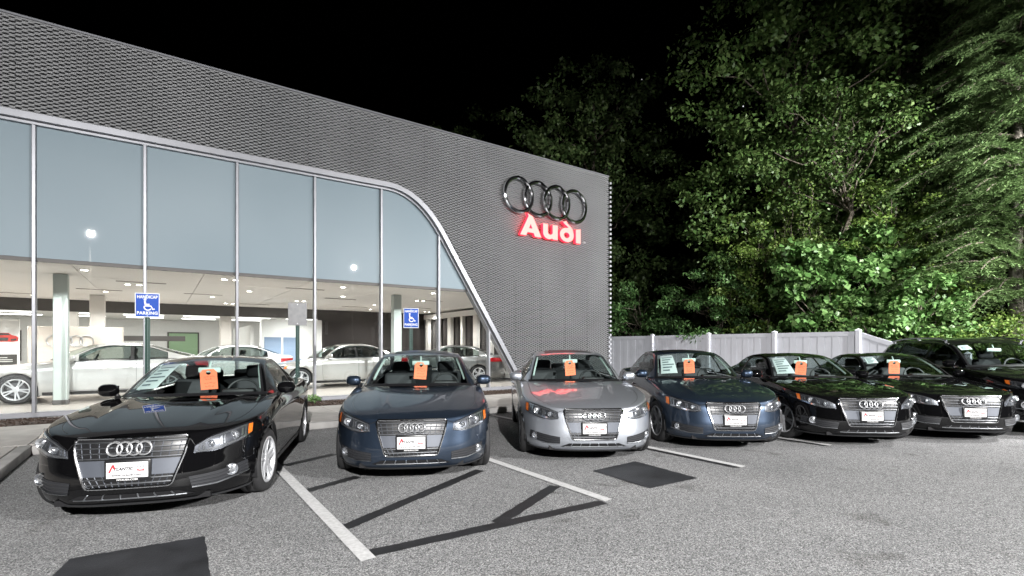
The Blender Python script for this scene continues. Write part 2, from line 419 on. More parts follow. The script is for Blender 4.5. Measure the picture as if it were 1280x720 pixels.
# outline of the opening, seen from the front: (x, z)
curve = []
A0, A1, A2 = Vector((5.15, ZO)), Vector((6.1, ZO-.02)), Vector((6.85, 4.6))
for k in range(13):
    t = k/12; curve.append((1-t)**2*A0 + 2*t*(1-t)*A1 + t*t*A2)
slope = (9.72-6.85)/(4.6-.10)
diag_end = Vector((9.72, .10))
OUT = [Vector((XL, ZO))] + curve + [diag_end]
def x_edge(z):
    if z >= ZO: return -99
    for a, c in zip(OUT[1:-1], OUT[2:]):
        if a.y >= z >= c.y: return a.x + (c.x-a.x)*(a.y-z)/max(1e-6, a.y-c.y)
    return diag_end.x
# trim along the opening
def ribbon(b, pts, y0, y1, wi, wo, mi=0):
    """a box-section band following pts in the xz plane; wi inside, wo outside the line"""
    rows = []
    for i, p in enumerate(pts):
        a = pts[max(0, i-1)]; c = pts[min(len(pts)-1, i+1)]; d = (c-a).normalized(); nn = Vector((-d.y, d.x))   # left of travel = outside (up)
        o_, i_ = p + nn*wo, p - nn*wi
        rows.append([(i_.x, y0, i_.y), (o_.x, y0, o_.y), (o_.x, y1, o_.y), (i_.x, y1, i_.y), (i_.x, y0, i_.y)])
    b.grid(rows, mi)
b = MB(); ribbon(b, OUT, SYF-.03, GY+.1, .0, .13); part(b, 'opening_trim', 'aluminium', fix=True, ang=30)
b = MB(); ribbon(b, OUT, GY-.10, GY+.1, .055, -.003); part(b, 'inner_frame', 'aluminium', fix=True, ang=30)
# woven metal screen: rows of stretched honeycomb made of bent strips
TR = .135
def in_open(x, z):
    if z < ZO + TR*.6 and x < x_edge(min(z, ZO-1e-3)) + TR*1.1: return True
    return z < .12
pw, ph = .088, .0375
vs, fs = [], []
nrow = int((ZT-.1)/(ph/2)); ncol = int((XR-XL)/(pw/2))
th, dp = .0076, .045
z_of = lambda r, c: .12 + r*ph + (ph*.25 if ((c//2 + r) % 2) else -ph*.25)
for r in range(int((ZT-.1)/ph)+1):
    prevok = False
    yb0 = SYF - (0, .010, .022, .010)[r % 4]
    for c in range(ncol+1):
        x = XR - .03 - (c//2)*pw - (.068 if c % 2 else 0); z = z_of(r, c)
        if z > ZT-.05: z = ZT-.05
        ok = not in_open(x, z)
        if ok:
            pj = c//24 + 40*(r//45); yo = yb0 + .007*math.sin(pj*12.9898)
            bse = len(vs)
            vs += [(x, yo, z-th), (x, yo-.012, z+th), (x, yo+dp, z+th*.8), (x, yo+dp, z-th)]
            if prevok and not (c % 24 == 0 and r % 3 == 0):       # narrow joints between sheets, held by a few clips
                a = bse-4
                fs += [(a, bse, bse+1, a+1), (a+1, bse+1, bse+2, a+2), (a+3, bse+3, bse, a)]
        prevok = ok
me = bpy.data.meshes.new('metal_screen'); me.from_pydata(vs, [], fs); me.update()
o = link('metal_screen', me, 'screen_metal', bld); o.matrix_parent_inverse = Matrix.Translation(bld.location).inverted(); o['kind'] = 'stuff'
# cap along the top, panel joints, corner teeth
b = MB(); b.rbox(((XL+XR)/2, SYF+.09, ZT-.02), (XR-XL, .30, .05), .012, 1); part(b, 'parapet_cap', 'aluminium')
b = MB(); n_t = int((ZT-.2)/.17)
for k in range(n_t):
    b.rbox((XR+.045, SYF+.0, .22+k*.17), (.085, .16, .088), .012, 1)
o = part(b, 'corner_teeth', 'teeth_metal'); o['kind'] = 'stuff'
b = MB(); b.box((XR+.0, SYF+.1, ZT/2), (.03, .16, ZT-.1)); part(b, 'corner_post', 'backing')
# backing wall behind the screen (with the opening left out)
b = MB(); yb = SYF+.11
b.add([(XL, yb, ZO+.1), (XR, yb, ZO+.1), (XR, yb, ZT-.05), (XL, yb, ZT-.05)], [(0,1,2,3)])
for a, c in zip(OUT[1:-1], OUT[2:]):
    b.add([(a.x+.05, yb, min(a.y, ZO+.1)+(.1 if a is OUT[1] else 0)), (XR, yb, a.y+(.1 if a is OUT[1] else 0)), (XR, yb, c.y), (c.x+.05, yb, c.y)], [(0,1,2,3)])
part(b, 'backing_wall', 'backing', smooth=False)
YB = 34.0
b = MB(); b.box((XR-.06, (SYF+.2+YB)/2, ZT/2-.05), (.1, YB-SYF-.2, ZT-.1)); part(b, 'side_wall', 'side_wall', smooth=False)
b = MB(); b.box(((XL+XR)/2, YB+.1, ZT/2-.05), (XR-XL, .15, ZT-.1)); part(b, 'rear_wall', 'plaster_cool', smooth=False)
b = MB(); b.box((XL-.05, (GY+YB)/2, ZT/2-.05), (.1, YB-GY-.1, ZT-.1)); part(b, 'side_wall', 'plaster', smooth=False)
b = MB(); b.box(((XL+XR)/2, (SYF+YB)/2+.15, ZT-.16), (XR-XL-.2, YB-SYF-.4, .14)); part(b, 'roof', 'side_wall', smooth=False)
# glazing bays
MX = [-2.0 + 1.742*k for k in range(-4, 7)]
ZC = 3.2
def clip(poly, p0, p1):
    out = []; d = p1-p0; nn = Vector((-d.y, d.x))
    sd = [(q-p0).dot(nn) for q in poly]
    for i in range(len(poly)):
        a, c = poly[i], poly[(i+1) % len(poly)]; sa, sc2 = sd[i], sd[(i+1) % len(poly)]
        if sa <= 0: out.append(a)
        if (sa < 0) != (sc2 < 0) and abs(sa-sc2) > 1e-9: out.append(a + (c-a)*(sa/(sa-sc2)))
    return out
def pane_mesh(poly, y, t):
    b = MB(); nq = len(poly)
    b.add([(q.x, y, q.y) for q in poly] + [(q.x, y+t, q.y) for q in poly], [tuple(range(nq)), tuple(range(2*nq-1, nq-1, -1))] + [(i, nq+i, nq+(i+1) % nq, (i+1) % nq) for i in range(nq)])
    return b
def bay(x0, x1, z0, z1, name, mat, y, t):
    poly = [Vector((x0, z0)), Vector((x1, z0)), Vector((x1, z1)), Vector((x0, z1))]
    for a, c in zip(OUT[:-1], OUT[1:]):
        poly = clip(poly, a, c)
        if len(poly) < 3: return
    if len(poly) < 3: return
    b = pane_mesh(poly, y, t); part(b, name, mat, smooth=False, fix=False)
edges = MX + [10.2]
for i in range(len(edges)-1):
    x0, x1 = edges[i]+.03, edges[i+1]-.03
    bay(x0, x1, .22, ZC-.035, 'glass_pane', 'showroom_glass', GY, .012)
    bay(x0, x1, ZC+.035, ZO-.05, 'frosted_pane', 'frosted_glass', GY-.01, .03)
for x in MX:
    zt = ZO-.06
    if x > OUT[1].x:
        zz = np.linspace(.1, ZO-.01, 400); zt = max([q for q in zz if x_edge(q) > x] or [0]) - .03
    if zt < .4: continue
    b = MB(); b.rbox((x, GY-.035, (.2+zt)/2), (.062, .15, zt-.2), .008, 1); part(b, 'mullion', 'aluminium')
b = MB(); xe = x_edge(ZC)-.02; b.box(((XL+xe)/2, GY+.035, ZC), (xe-XL, .06, .075)); part(b, 'transom', 'bulkhead', smooth=False)
b = MB(); b.rbox(((XL+9.65)/2, GY-.02, .17), (9.65-XL, .18, .10), .01, 1); part(b, 'sill', 'aluminium')
b = MB(); b.box(((XL+XR)/2, GY+.0, .06), (XR-XL, .14, .118)); part(b, 'plinth', 'kerb_concrete', smooth=False)

# ------------------------------------------------------------------ showroom inside
FZ = .12
YK = 24.7; XS = 11.6
b = MB(); b.box(((XL+XR)/2, (GY+YB)/2+.05, FZ/2), (XR-XL-.3, YB-GY-.1, FZ)); part(b, 'showroom_floor', 'showroom_floor', smooth=False)
# ceiling of large boards with shadow gaps between
b = MB(); b.box(((XL+XR)/2, (GY+YK)/2+.1, ZC+.12), (XR-XL-.3, YK-GY-.1, .05)); ceil = part(b, 'ceiling', 'plaster', smooth=False)
cx0, cw, cy0, ch = XL+.2, 2.42, GY+.12, 2.81
bm_ = MB(); bm_.box((0,0,0), (cw-.014, ch-.014, .05)); me = bm_.mesh('ceiling_board', smooth=False)
for i in range(9):
    for j in range(4):
        o = link('ceiling_board', me, 'plaster', ceil, (cx0+cw*(i+.5), cy0+ch*(j+.5), ZC+.06)); o.matrix_parent_inverse = Matrix.Translation(bld.location).inverted() @ Matrix.Translation(bld.location)
b = MB(); b.box(((XL+6.1)/2, YK+.1, (2.8+ZC+.1)/2), (6.1-XL, .16, ZC+.1-2.8)); part(b, 'bulkhead', 'bulkhead', smooth=False)
b = MB(); b.box(((6.1+XS)/2, YK+.1, (FZ+ZC+.1)/2), (XS-6.1, .14, ZC+.1-FZ)); part(b, 'dark_back_wall', 'dark_wall', smooth=False)
b = MB(); b.box(((XL+XS)/2, (YK+YB)/2+.1, 3.0), (XS-XL, YB-YK-.2, .06)); part(b, 'back_ceiling', 'plaster_cool', smooth=False)
# side curtain wall with white posts and dark panes
b = MB(); b.box((XS+.12, (GY+YK)/2, (FZ+ZC)/2), (.04, YK-GY-.2, ZC-FZ)); part(b, 'night_window', 'dark_wall', smooth=False)
b = MB(); b.box((XS, (GY+YK)/2, .35+FZ), (.14, YK-GY-.3, .5)); part(b, 'window_sill_wall', 'plaster', smooth=False)
for k, y in enumerate(np.linspace(14.4, 24.2, 9)):
    b = MB(); b.rbox((XS-.02, y, (.6+FZ+2.9)/2), (.17, .2 if k % 2 else .34, 2.9-.6-FZ), .01, 1); part(b, 'window_post', 'column_white')
b = MB(); b.box((XS-.02, (GY+YK)/2, 3.03), (.2, YK-GY-.3, .24)); part(b, 'window_header', 'plaster', smooth=False)
def column(x, y, w, z1, mat, d=None):
    b = MB(); b.rbox((x, y, (FZ+z1)/2), (w, d or w, z1-FZ), .012, 1, 0); b.rbox((x, y, FZ+.06), (w+.03, (d or w)+.03, .1), .01, 1, 1)
    part(b, 'column', [mat, 'bulkhead'])
column(-1.93, 16.05, .27, ZC+.02, 'column_steel'); column(6.5, 16.05, .27, ZC+.02, 'column_steel')
column(-1.72, 22.0, .40, ZC+.02, 'column_white'); column(2.35, 25.2, .42, 2.95, 'column_white'); column(-5.8, 22.0, .4, ZC+.02, 'column_white')
column(-3.0, 27.5, .45, 2.95, 'column_white')
# downlights, slots and vents
b = MB(); b.lathe([(0, .0), (0, .075)], 20, 'z', mi=0); b.lathe([(-.006, .075), (-.006, .105), (.01, .105)], 20, 'z', mi=1); DLm = b.mesh('downlight')
k = 0
for i in range(7):
    for j in range(4):
        x = -7.2 + 2.9*i + (.8 if j % 2 else 0); y = GY+1.5+j*2.75
        if x > XS-.6: continue
        for dx in ((-.13, .13) if (i+j) % 3 == 0 else (0,)):
            o = link('downlight', DLm, ['downlight', 'plaster'], bld, (x+dx, y, ZC+.028)); o.matrix_parent_inverse = Matrix.Translation(bld.location).inverted()
        li = bpy.data.lights.new('downlight_beam', 'SPOT'); li.energy = 430; li.spot_size = R(150); li.spot_blend = .7; li.shadow_soft_size = .08; li.color = (1, .975, .95)
        lo = bpy.data.objects.new('downlight_beam', li); COL.objects.link(lo); lo.location = (x, y, ZC+.0); lo.parent = bld; lo.matrix_parent_inverse = Matrix.Translation(bld.location).inverted()
        k += 1
b = MB(); b.rbox((0,0,0), (1.1, .12, .012), .004, 1); sm = b.mesh('ceiling_slot')
for x, y in ((-4.5, 15.6), (-.4, 16.9), (1.2, 19.6), (3.6, 16.0), (5.4, 18.6), (8.4, 17.5), (-1.5, 19.8), (9.6, 21.0), (7, 22), (-4, 22.6), (3.2, 23)):
    o = link('ceiling_vent', sm, 'vent_dark', bld, (x, y, ZC+.03)); o.matrix_parent_inverse = Matrix.Translation(bld.location).inverted()
b = MB(); b.box((0,0,0), (1.5, .22, .03)); tm = b.mesh('strip_light', smooth=False)
for i in range(7):
    for j in range(3):
        o = link('strip_light', tm, 'tube_light', bld, (-7.5+2.3*i, 26.6+2.4*j, 2.955)); o.matrix_parent_inverse = Matrix.Translation(bld.location).inverted()
for x in (-5, 0, 5):
    li = bpy.data.lights.new('strip_light_glow', 'AREA'); li.energy = 190; li.shape = 'RECTANGLE'; li.size = 3.6; li.size_y = 5; li.color = (1, .97, .93)
    lo = bpy.data.objects.new('strip_light_glow', li); COL.objects.link(lo); lo.location = (x, 29, 2.93); lo.parent = bld; lo.matrix_parent_inverse = Matrix.Translation(bld.location).inverted()
# far wall fittings
for x, mat in ((-6.3, 'door_green'), (-2.9, 'door_green'), (1.1, 'door_green')):
    b = MB(); b.box((x, YB-.02, 1.55), (1.5, .06, 1.5), 1); b.box((x, YB-.07, 1.55), (1.36, .04, 1.36), 0); part(b, 'office_window', [mat, 'bulkhead'], smooth=False)
b = MB(); b.box((3.4, 28.5, 1.3), (.12, 6.5, 2.3)); part(b, 'partition', 'plaster_cool', smooth=False)
b = MB(); b.box((-.6, 31.5, 1.9), (3.4, .1, .26)); part(b, 'window_band', 'bulkhead', smooth=False)

def ring_set(b, centres, r, tube, plane='xz', y=0, n=40, nt=10, mi=0):
    for (x, z) in centres:
        b.tube([(x + r*math.cos(2*math.pi*k/n), y, z + r*math.sin(2*math.pi*k/n)) for k in range(n)], tube, nt, True, mi, up=(0,1,0))

rp = empty('reception_wall', (-2.13, 21.0, FZ)); tag(rp, 'beige free-standing wall panel with faint rings inside the showroom', 'wall panel')
b = MB(); b.rbox((0, 0, 1.0), (2.3, .22, 2.0), .01, 1); b.obj('panel', 'beige_panel', rp)
b = MB(); b.box((0, -.115, .62), (2.3, .012, .02)); b.obj('groove', 'bulkhead', rp, smooth=False)
b = MB(); ring_set(b, [(-.55+.26*k, 1.55) for k in range(4)], .17, .012, y=-.12); b.obj('ring_emblem', 'satin_chrome', rp)
po = empty('display_poster', (-4.3, 20.0, FZ)); tag(po, 'white display poster showing a red sports car at the left end', 'poster')
b = MB(); b.rbox((0, 0, 1.08), (2.0, .06, 2.16), .008, 1); b.obj('board', 'poster_white', po)
b = MB(); b.box((.1, -.035, 1.0), (1.7, .008, .30)); b.obj('caption_band', 'poster_dark', po, smooth=False)
def flat_shape(name, pts, y, mat, par, t=.006):
    me = shape_mesh([pts], t/2); xform(me, Matrix.Translation((0, y, 0)) @ UPRIGHT); return link(name, me, mat, par)
cx_, cz_ = .67, 1.62
flat_shape('printed_car', [(cx_+a*.62, cz_+c*.62) for a, c in ((-.48,-.14), (-.5,.02), (-.42,.10), (-.28,.13), (-.17,.23), (.17,.23), (.28,.13), (.42,.10), (.5,.02), (.48,-.14), (.3,-.17), (-.3,-.17))], -.038, 'poster_red', po)
flat_shape('printed_grille', [(cx_+a*.62, cz_+c*.62) for a, c in ((-.18,.02), (.18,.02), (.14,-.13), (-.14,-.13))], -.043, 'poster_dark', po)
flat_shape('printed_intake', [(cx_+a*.62, cz_+c*.62) for a, c in ((-.44,-.02), (-.24,-.05), (-.24,-.13), (-.42,-.11))], -.043, 'poster_dark', po)
flat_shape('printed_intake', [(cx_+a*.62, cz_+c*.62) for a, c in ((.44,-.02), (.24,-.05), (.24,-.13), (.42,-.11))], -.043, 'poster_dark', po)
flat_shape('printed_glass', [(cx_+a*.62, cz_+c*.62) for a, c in ((-.24,.13), (-.15,.21), (.15,.21), (.24,.13))], -.043, 'poster_dark', po)
for z_ in (1.06, 1.0, .95): 
    b = MB(); b.box((.55, -.041, z_), (.62 if z_ < 1.05 else .4, .004, .018)); b.obj('caption_line', 'poster_white', po, smooth=False)
bo = empty('sales_booth', (4.45, 22.2, FZ)); tag(bo, 'white sales booth wall with two blue panels inside the showroom', 'booth')
b = MB(); b.rbox((0, 0, 1.24), (2.3, .5, 2.48), .03, 2); b.obj('wall', 'plaster_cool', bo)
for x in (-.75, -.05): b = MB(); b.rbox((x, -.26, 1.25), (.62, .03, 1.0), .008, 1); b.obj('panel', 'panel_blue', bo)
b = MB(); b.box((.62, -.26, 1.2), (.42, .02, .9)); b.obj('panel', 'poster_white', bo, smooth=False)
flat_shape('printed_stripe', [(-.95, 1.0), (-.5, .9), (-.4, .78), (-1.0, .78)], -.282, 'poster_red', bo)

# ------------------------------------------------------------------ facade sign: rings and glowing letters
sg = empty('ring_emblem', (10.62, SYF-.06, 5.77)); tag(sg, 'four interlocking chrome rings mounted high on the metal screen', 'emblem')
for k in range(4):
    b = MB(); n_ = 64; r0, r1, hd = .485, .595, .06
    prof = [(-hd, r0), (-hd*1.35, (r0+r1)/2-.02), (-hd*1.35, (r0+r1)/2+.02), (-hd, r1), (hd*.2, r1), (hd*.2, r0), (-hd, r0)]
    b.lathe([(q[0] + (.012 if k % 2 else 0), q[1]) for q in prof], n_, 'y'); o = b.obj('ring', 'chrome', sg, ang=30); o.location = (-1.19+.795*k, -.05, .59); 
def arc(cx, cz, r, a0, a1, n=14, ex=1.0): return [(cx + r*ex*math.cos(R(a0+(a1-a0)*i/n)), cz + r*math.sin(R(a0+(a1-a0)*i/n))) for i in range(n+1)]
LET = []
LET.append(('A', [[(0,0), (.40,.98), (.34,1.10), (.60,.98), (1.02,0), (.70,0), (.635,.17), (.345,.17), (.28,0)], [(.415,.37), (.575,.37), (.497,.60)]], 0))
LET.append(('u', [[(0,.74), (0,.30)] + arc(.30,.28,.30,180,275,10) + [(.46,.04), (.50,0), (.74,0), (.74,.74), (.48,.74), (.48,.36)] + arc(.36,.34,.12,0,-180,8) + [(.24,.74)], ], 1.10))
LET.append(('d', [arc(.38,.35,.37,110,360,24) + [(.745,.45), (.69,.66), (.55,.84), (.42,.94), (.36,1.08), (.17,1.0), (.26,.90), (.40,.80), (.47,.73)], arc(.37,.33,.145,0,350,18)], 1.94))
LET.append(('i', [[(0,0), (.26,0), (.26,.76), (0,.70)]], 2.80))
ls = empty('illuminated_sign', (9.43, SYF-.16, 5.08)); tag(ls, 'glowing red lettering reading Audi below the chrome rings', 'sign')
for ch_, loops, off in LET:
    sc2 = Matrix.Diagonal((.85, .655, 1, 1))
    me = shape_mesh(loops, .05); xform(me, UPRIGHT @ sc2 @ Matrix.Translation((off, 0, 0)))
    for nm in ('letter_face', 'letter_side'): me.materials.append(MT[nm])
    for pl in me.polygons: pl.material_index = 0 if pl.normal.y < -.8 else 1
    link('letter', me, [], ls)
me = text_mesh('TM', .10, .004); xform(me, Matrix.Translation((2.82, 0, .06)) @ UPRIGHT); link('trade_mark', me, 'sign_white', ls)

# ------------------------------------------------------------------ cars
SEDAN = dict(L=4.70, W=1.826, fa=.87, wb=2.808, R=.325, af=.90, ar=.85, mf=3.1, nf=2.15, zb=.165,
  sh=[(0,.695), (.10,.712), (.25,.742), (.5,.782), (.9,.843), (1.3,.895), (1.7,.932), (2.6,.955), (3.5,.975), (4.2,.995), (4.7,.985)],
  hood=[(0,.695), (.05,.716), (.12,.741), (.25,.776), (.45,.816), (.85,.880), (1.35,.950), (1.7,.975)],
  deck=[(3.8,1.05), (4.2,1.065), (4.55,1.06), (4.68,.985), (4.70,.985)],
  rail=[(1.62,.735,.945), (1.9,.655,1.17), (2.18,.59,1.325), (2.5,.565,1.385), (2.9,.555,1.39), (3.3,.55,1.345), (3.7,.60,1.19), (4.02,.655,1.045)],
  belt=[(1.62,.735), (1.95,.815), (2.6,.825), (3.3,.80), (3.7,.75), (4.02,.655)],
  bow=[(1.62,.33), (2.18,.13), (2.5,.02), (3.2,-.04), (3.6,-.12), (4.02,-.2)],
  ws=(1.66,2.20), rw=(3.33,3.99), lB=2.66, dlo=(1.84,3.68), doors=[(1.52,2.68), (2.70,3.62)], crown=.045,
  grille=[(-.355,.692), (.355,.692), (.372,.675), (.375,.655), (.352,.555), (.285,.345), (.272,.325), (.25,.318), (-.25,.318), (-.272,.325), (-.285,.345), (-.352,.555), (-.375,.655), (-.372,.675)],
  bars=(.658,.620,.582,.545), lbars=(.388,.350), panel=(.530,.405), badge=.612, plate=.452, rr=.047,
  hl_bot=[(.445,.572), (.55,.560), (.68,.576), (.79,.612), (.835,.642)], hl_top=[(.452,.645), (.55,.682), (.67,.716), (.78,.744), (.83,.745)],
  fg_bot=[(.43,.268), (.60,.268), (.79,.305)], fg_top=[(.43,.345), (.60,.368), (.785,.400)], fog=(.725,.338,.040), lip=(.38,.222,.268))
COUPE = dict(SEDAN, L=4.63, W=1.854, fa=.86, wb=2.751,
  sh=[(0,.728), (.10,.740), (.25,.760), (.5,.790), (.9,.840), (1.3,.883), (1.7,.912), (2.6,.925), (3.2,.945), (3.8,.965), (4.2,.965), (4.63,.955)],
  hood=[(0,.728), (.05,.747), (.12,.768), (.25,.795), (.45,.828), (.85,.880), (1.4,.937), (1.75,.958)],
  deck=[(3.8,1.015), (4.2,1.03), (4.5,1.025), (4.61,.955), (4.63,.955)],
  rail=[(1.66,.745,.935), (1.95,.66,1.13), (2.24,.59,1.275), (2.55,.565,1.328), (2.9,.555,1.328), (3.25,.56,1.275), (3.65,.61,1.13), (4.05,.67,1.005)],
  belt=[(1.66,.745), (1.98,.825), (2.6,.83), (3.3,.805), (3.7,.755), (4.05,.67)],
  bow=[(1.66,.36), (2.24,.13), (2.55,.02), (3.1,-.04), (3.6,-.12), (4.05,-.2)],
  ws=(1.70,2.26), rw=(3.25,4.02), lB=2.90, dlo=(1.90,3.62), doors=[(1.54,2.98)], crown=.044,
  grille=[(-.395,.725), (.395,.725), (.412,.708), (.415,.69), (.392,.58), (.315,.350), (.30,.332), (.28,.325), (-.28,.325), (-.30,.332), (-.315,.350), (-.392,.58), (-.415,.69), (-.412,.708)],
  bars=(.690,.648,.606,.565), lbars=(.398,.358), panel=(.548,.420), badge=.640, plate=.468, rr=.054,
  hl_bot=[(.455,.570), (.58,.572), (.71,.602), (.80,.644), (.838,.675)], hl_top=[(.465,.628), (.58,.696), (.70,.732), (.79,.758), (.832,.762)],
  fg_bot=[(.45,.285), (.62,.290), (.82,.340)], fg_top=[(.43,.375), (.62,.392), (.815,.435)], fog=(.715,.383,.046), lip=(.42,.225,.268))
SUV = dict(SEDAN, L=5.08, W=1.98, fa=.98, wb=3.0, R=.38, af=.95, ar=.8, zb=.27,
  sh=[(0,.90), (.12,.91), (.3,.93), (.55,.965), (.9,1.01), (1.3,1.06), (1.7,1.085), (2.6,1.10), (3.5,1.115), (4.4,1.13), (5.08,1.10)],
  hood=[(0,.90), (.09,.94), (.2,.99), (.45,1.045), (.85,1.085), (1.35,1.125), (1.7,1.14)],
  deck=[(4.5,1.20), (4.8,1.18), (5.0,1.15), (5.06,1.10), (5.08,1.10)],
  rail=[(1.60,.80,1.11), (1.9,.735,1.33), (2.2,.68,1.51), (2.55,.655,1.615), (3.2,.645,1.64), (3.9,.635,1.62), (4.45,.63,1.53), (4.92,.70,1.17)],
  belt=[(1.60,.80), (1.95,.885), (2.6,.90), (3.5,.885), (4.4,.83), (4.92,.70)],
  bow=[(1.60,.33), (2.2,.13), (2.55,.02), (3.6,-.03), (4.4,-.06), (4.92,-.1)],
  ws=(1.64,2.22), rw=(4.45,4.88), lB=2.72, dlo=(1.84,4.45), doors=[(1.52,2.74), (2.76,3.75)], crown=.05,
  grille=[(-.42,.90), (.42,.90), (.45,.86), (.43,.74), (.34,.45), (.31,.42), (-.31,.42), (-.34,.45), (-.43,.74), (-.45,.86)],
  bars=(.86,.81,.76,.71), lbars=(.53,.48), panel=(.69,.57), badge=.79, plate=.62, rr=.07,
  hl_bot=[(.53,.745), (.64,.745), (.76,.78), (.87,.83), (.905,.86)], hl_top=[(.53,.81), (.64,.855), (.76,.89), (.86,.92), (.895,.93)],
  fg_bot=[(.50,.44), (.66,.44), (.87,.48)], fg_top=[(.49,.56), (.66,.585), (.86,.62)], fog=(.79,.535,.05), lip=(.45,.34,.39))

TF = pchip([(0,.935), (.10,.962), (.25,.984), (.45,.998), (.64,1.0), (.80,1.003), (.84,.998), (.93,.975), (1,.945)])

class Car:
    def __init__(s, K):
        s.K = K; s.T = []                                   # template entries
        s.sh, s.hood, s.deck = pchip(K['sh']), pchip(K['hood']), pchip(K['deck'])
        z0, z1 = K['zb'], K['sh'][0][1]; d = z1 - z0
        s.dlf = pchip([(z0-.05,.09), (z0,.07), (z0+.08*d,.028), (z0+.22*d,.004), (z0+.36*d,0), (z0+.62*d,.02), (z0+.9*d,.05), (z1,.075), (z1+.2,.10)])
        s.dlr = pchip([(z0,.07), (z0+.12*d,.02), (z0+.45*d,0), (z0+.8*d,.05), (z0+1.1*d,.06), (z0+1.6*d,.06)])
        s.build()
    def half(s, l):
        K = s.K; h = K['W']/2; l = min(max(l, 0), K['L'])
        if l < K['af']: return h*(max(0, 1 - ((K['af']-l)/K['af'])**K['nf']))**(1/K['mf'])
        if l > K['L']-K['ar']: return h*(max(0, 1 - ((l-K['L']+K['ar'])/K['ar'])**2.3))**(1/3.2)
        return h
    def bulge(s, l, f):
        K = s.K; g = math.exp(-((l-K['fa'])/.36)**2) + math.exp(-((l-K['fa']-K['wb'])/.38)**2)
        return (.013*g - .010*math.exp(-((l-2.3)/.8)**2)) * max(0, math.sin(math.pi*min(1, f*1.05)))
    def F(s, w, z):
        """front face: length coordinate at lateral w, height z"""
        K = s.K; w = abs(w); l = .1
        for _ in range(6):
            f = (z-K['zb'])/(s.sh(l)-K['zb']); t = TF(min(max(f, 0), 1)); w0 = min(w/t/(K['W']/2), .9995)
            l0 = K['af']*(1-(1-w0**K['mf'])**(1/K['nf'])); l = l0 + s.dlf(z)*max(0, 1-l0/.9)
        return l
    def N(s, w, z):
        e = .004; g = Vector(((s.F(w+e, z)-s.F(w-e, z))/(2*e), -1, (s.F(w, z+e)-s.F(w, z-e))/(2*e)))
        return g.normalized()
    def pf(s, w, z, off=0):
        p = Vector((w, s.F(w, z), z)) + s.N(w, z)*off
        return (p.x, p.y - s.K['L']/2, p.z)
    def sidew(s, l, z):
        K = s.K; f = min(max((z-K['zb'])/(s.sh(l)-K['zb']), 0), 1); return s.half(l)*TF(f) + s.bulge(l, f)
    def put(s, name, mb, mats, parent=None, label=None, **k):
        me = mb.mesh(name, **k) if isinstance(mb, MB) else mb
        s.T.append((name, me, mats if isinstance(mats, (list, tuple)) else [mats], parent, label)); return len(s.T)-1
    # ---- body shell
    def shell(s):
        K = s.K; L = K['L']; LV = [0, .05, .1, .16, .23, .3, .37, .44, .51, .58, .64, .70, .75, .79, .82, .85, .89, .93, .97, 1]
        cont = []
        for i in range(31):
            th = math.pi/2*i/30; cont.append((K['af']*(1-math.cos(th)**(2/K['nf'])), 'f'))
        l = K['af']+.035
        while l < L-K['ar']: cont.append((l, 's')); l += .035
        for i in range(27):
            th = math.pi/2*(1-i/26); cont.append((L-K['ar']+K['ar']*math.cos(th)**(2/2.3), 'r'))
        G = []
        for l0, k in cont:
            row = []
            for f in LV:
                zs = s.sh(l0); z = K['zb'] + f*(zs-K['zb'])
                w = s.half(l0)*TF(f) + (s.bulge(l0, f) if .05 < l0 < L-.05 else 0)
                l = l0
                if l0 < .9: l += s.dlf(z)*(1-l0/.9)
                if l0 > L-.8: l -= s.dlr(z)*(1-(L-l0)/.8)
                row.append([w, l, z])
            G.append(row)
        # top spokes
        RS = [0, .015, .035, .06, .09, .13, .18, .24, .30, .36, .42, .48, .54, .60, .68, .78, .89, 1]
        TOP = []
        for row, (l0, k) in zip(G, cont):
            w1, l1, z1 = row[-1]; zc = s.hood(l0) if l0 < 2.6 else s.deck(l0)
            if l0 >= 1.66 and l0 < 3.85: zc = z1+.02
            tt = []
            for r in RS:
                g = (1-(1-r)**2.1)**.72; z = z1 + (zc-z1)*g
                if l0 < 1.7: z += .011*math.exp(-((w1*(1-r)-(.36+.13*l0))/.045)**2)*min(1, (l0/.7)**1.5)   # bonnet creases
                tt.append([w1*(1-r), l1, z])
            TOP.append(tt)
        s.gapline = [(tt[5], tt[6]) for tt, (l0, k) in zip(TOP, cont) if .16 < l0 < 1.66]
        V = []; F_ = []; TG = []
        def addg(Gr, tagf, flip):
            nv = len(Gr[0]); b0 = len(V); V.extend([tuple(p) for r_ in Gr for p in r_])
            for i in range(len(Gr)-1):
                for j in range(nv-1):
                    a = b0+i*nv+j; c = a+nv; q = (a, c, c+1, a+1)
                    tg = tagf(i, j, [V[t] for t in q])
                    if tg is None: continue
                    F_.append(q[::-1] if flip else q); TG.append(tg)
        Ra = K['R']+.042; zc_ = K['R']-.005
        ax = [K['fa'], K['fa']+K['wb']]
        def tside(i, j, q):
            l = sum(p[1] for p in q)/4; z = sum(p[2] for p in q)/4
            for a in ax:
                if (z > zc_ and math.hypot(l-a, z-zc_) < Ra) or (z <= zc_ and abs(l-a) < Ra): return None
            if l < K['fa']-.25 and z < s.sh(0)-.02: return 'front_bumper'
            for d_, (a, c) in enumerate(K['doors']):
                if a < l < c and z > K['zb']+.10: return 'door%d' % d_
            if l > L-.55 and z < .72*s.sh(L): return 'rear_bumper'
            return 'body'
        def ttop(i, j, q):
            l = sum(p[1] for p in q)/4; w = abs(sum(p[0] for p in q)/4)
            if 1.72 < l < 3.75+(K['L']-4.7)*.8 and w < .70*K['W']/1.826: return None
            if l < 1.75 and j >= 5: return 'bonnet'
            if l > 3.75 and j >= 5: return 'boot_lid'
            return 'body'
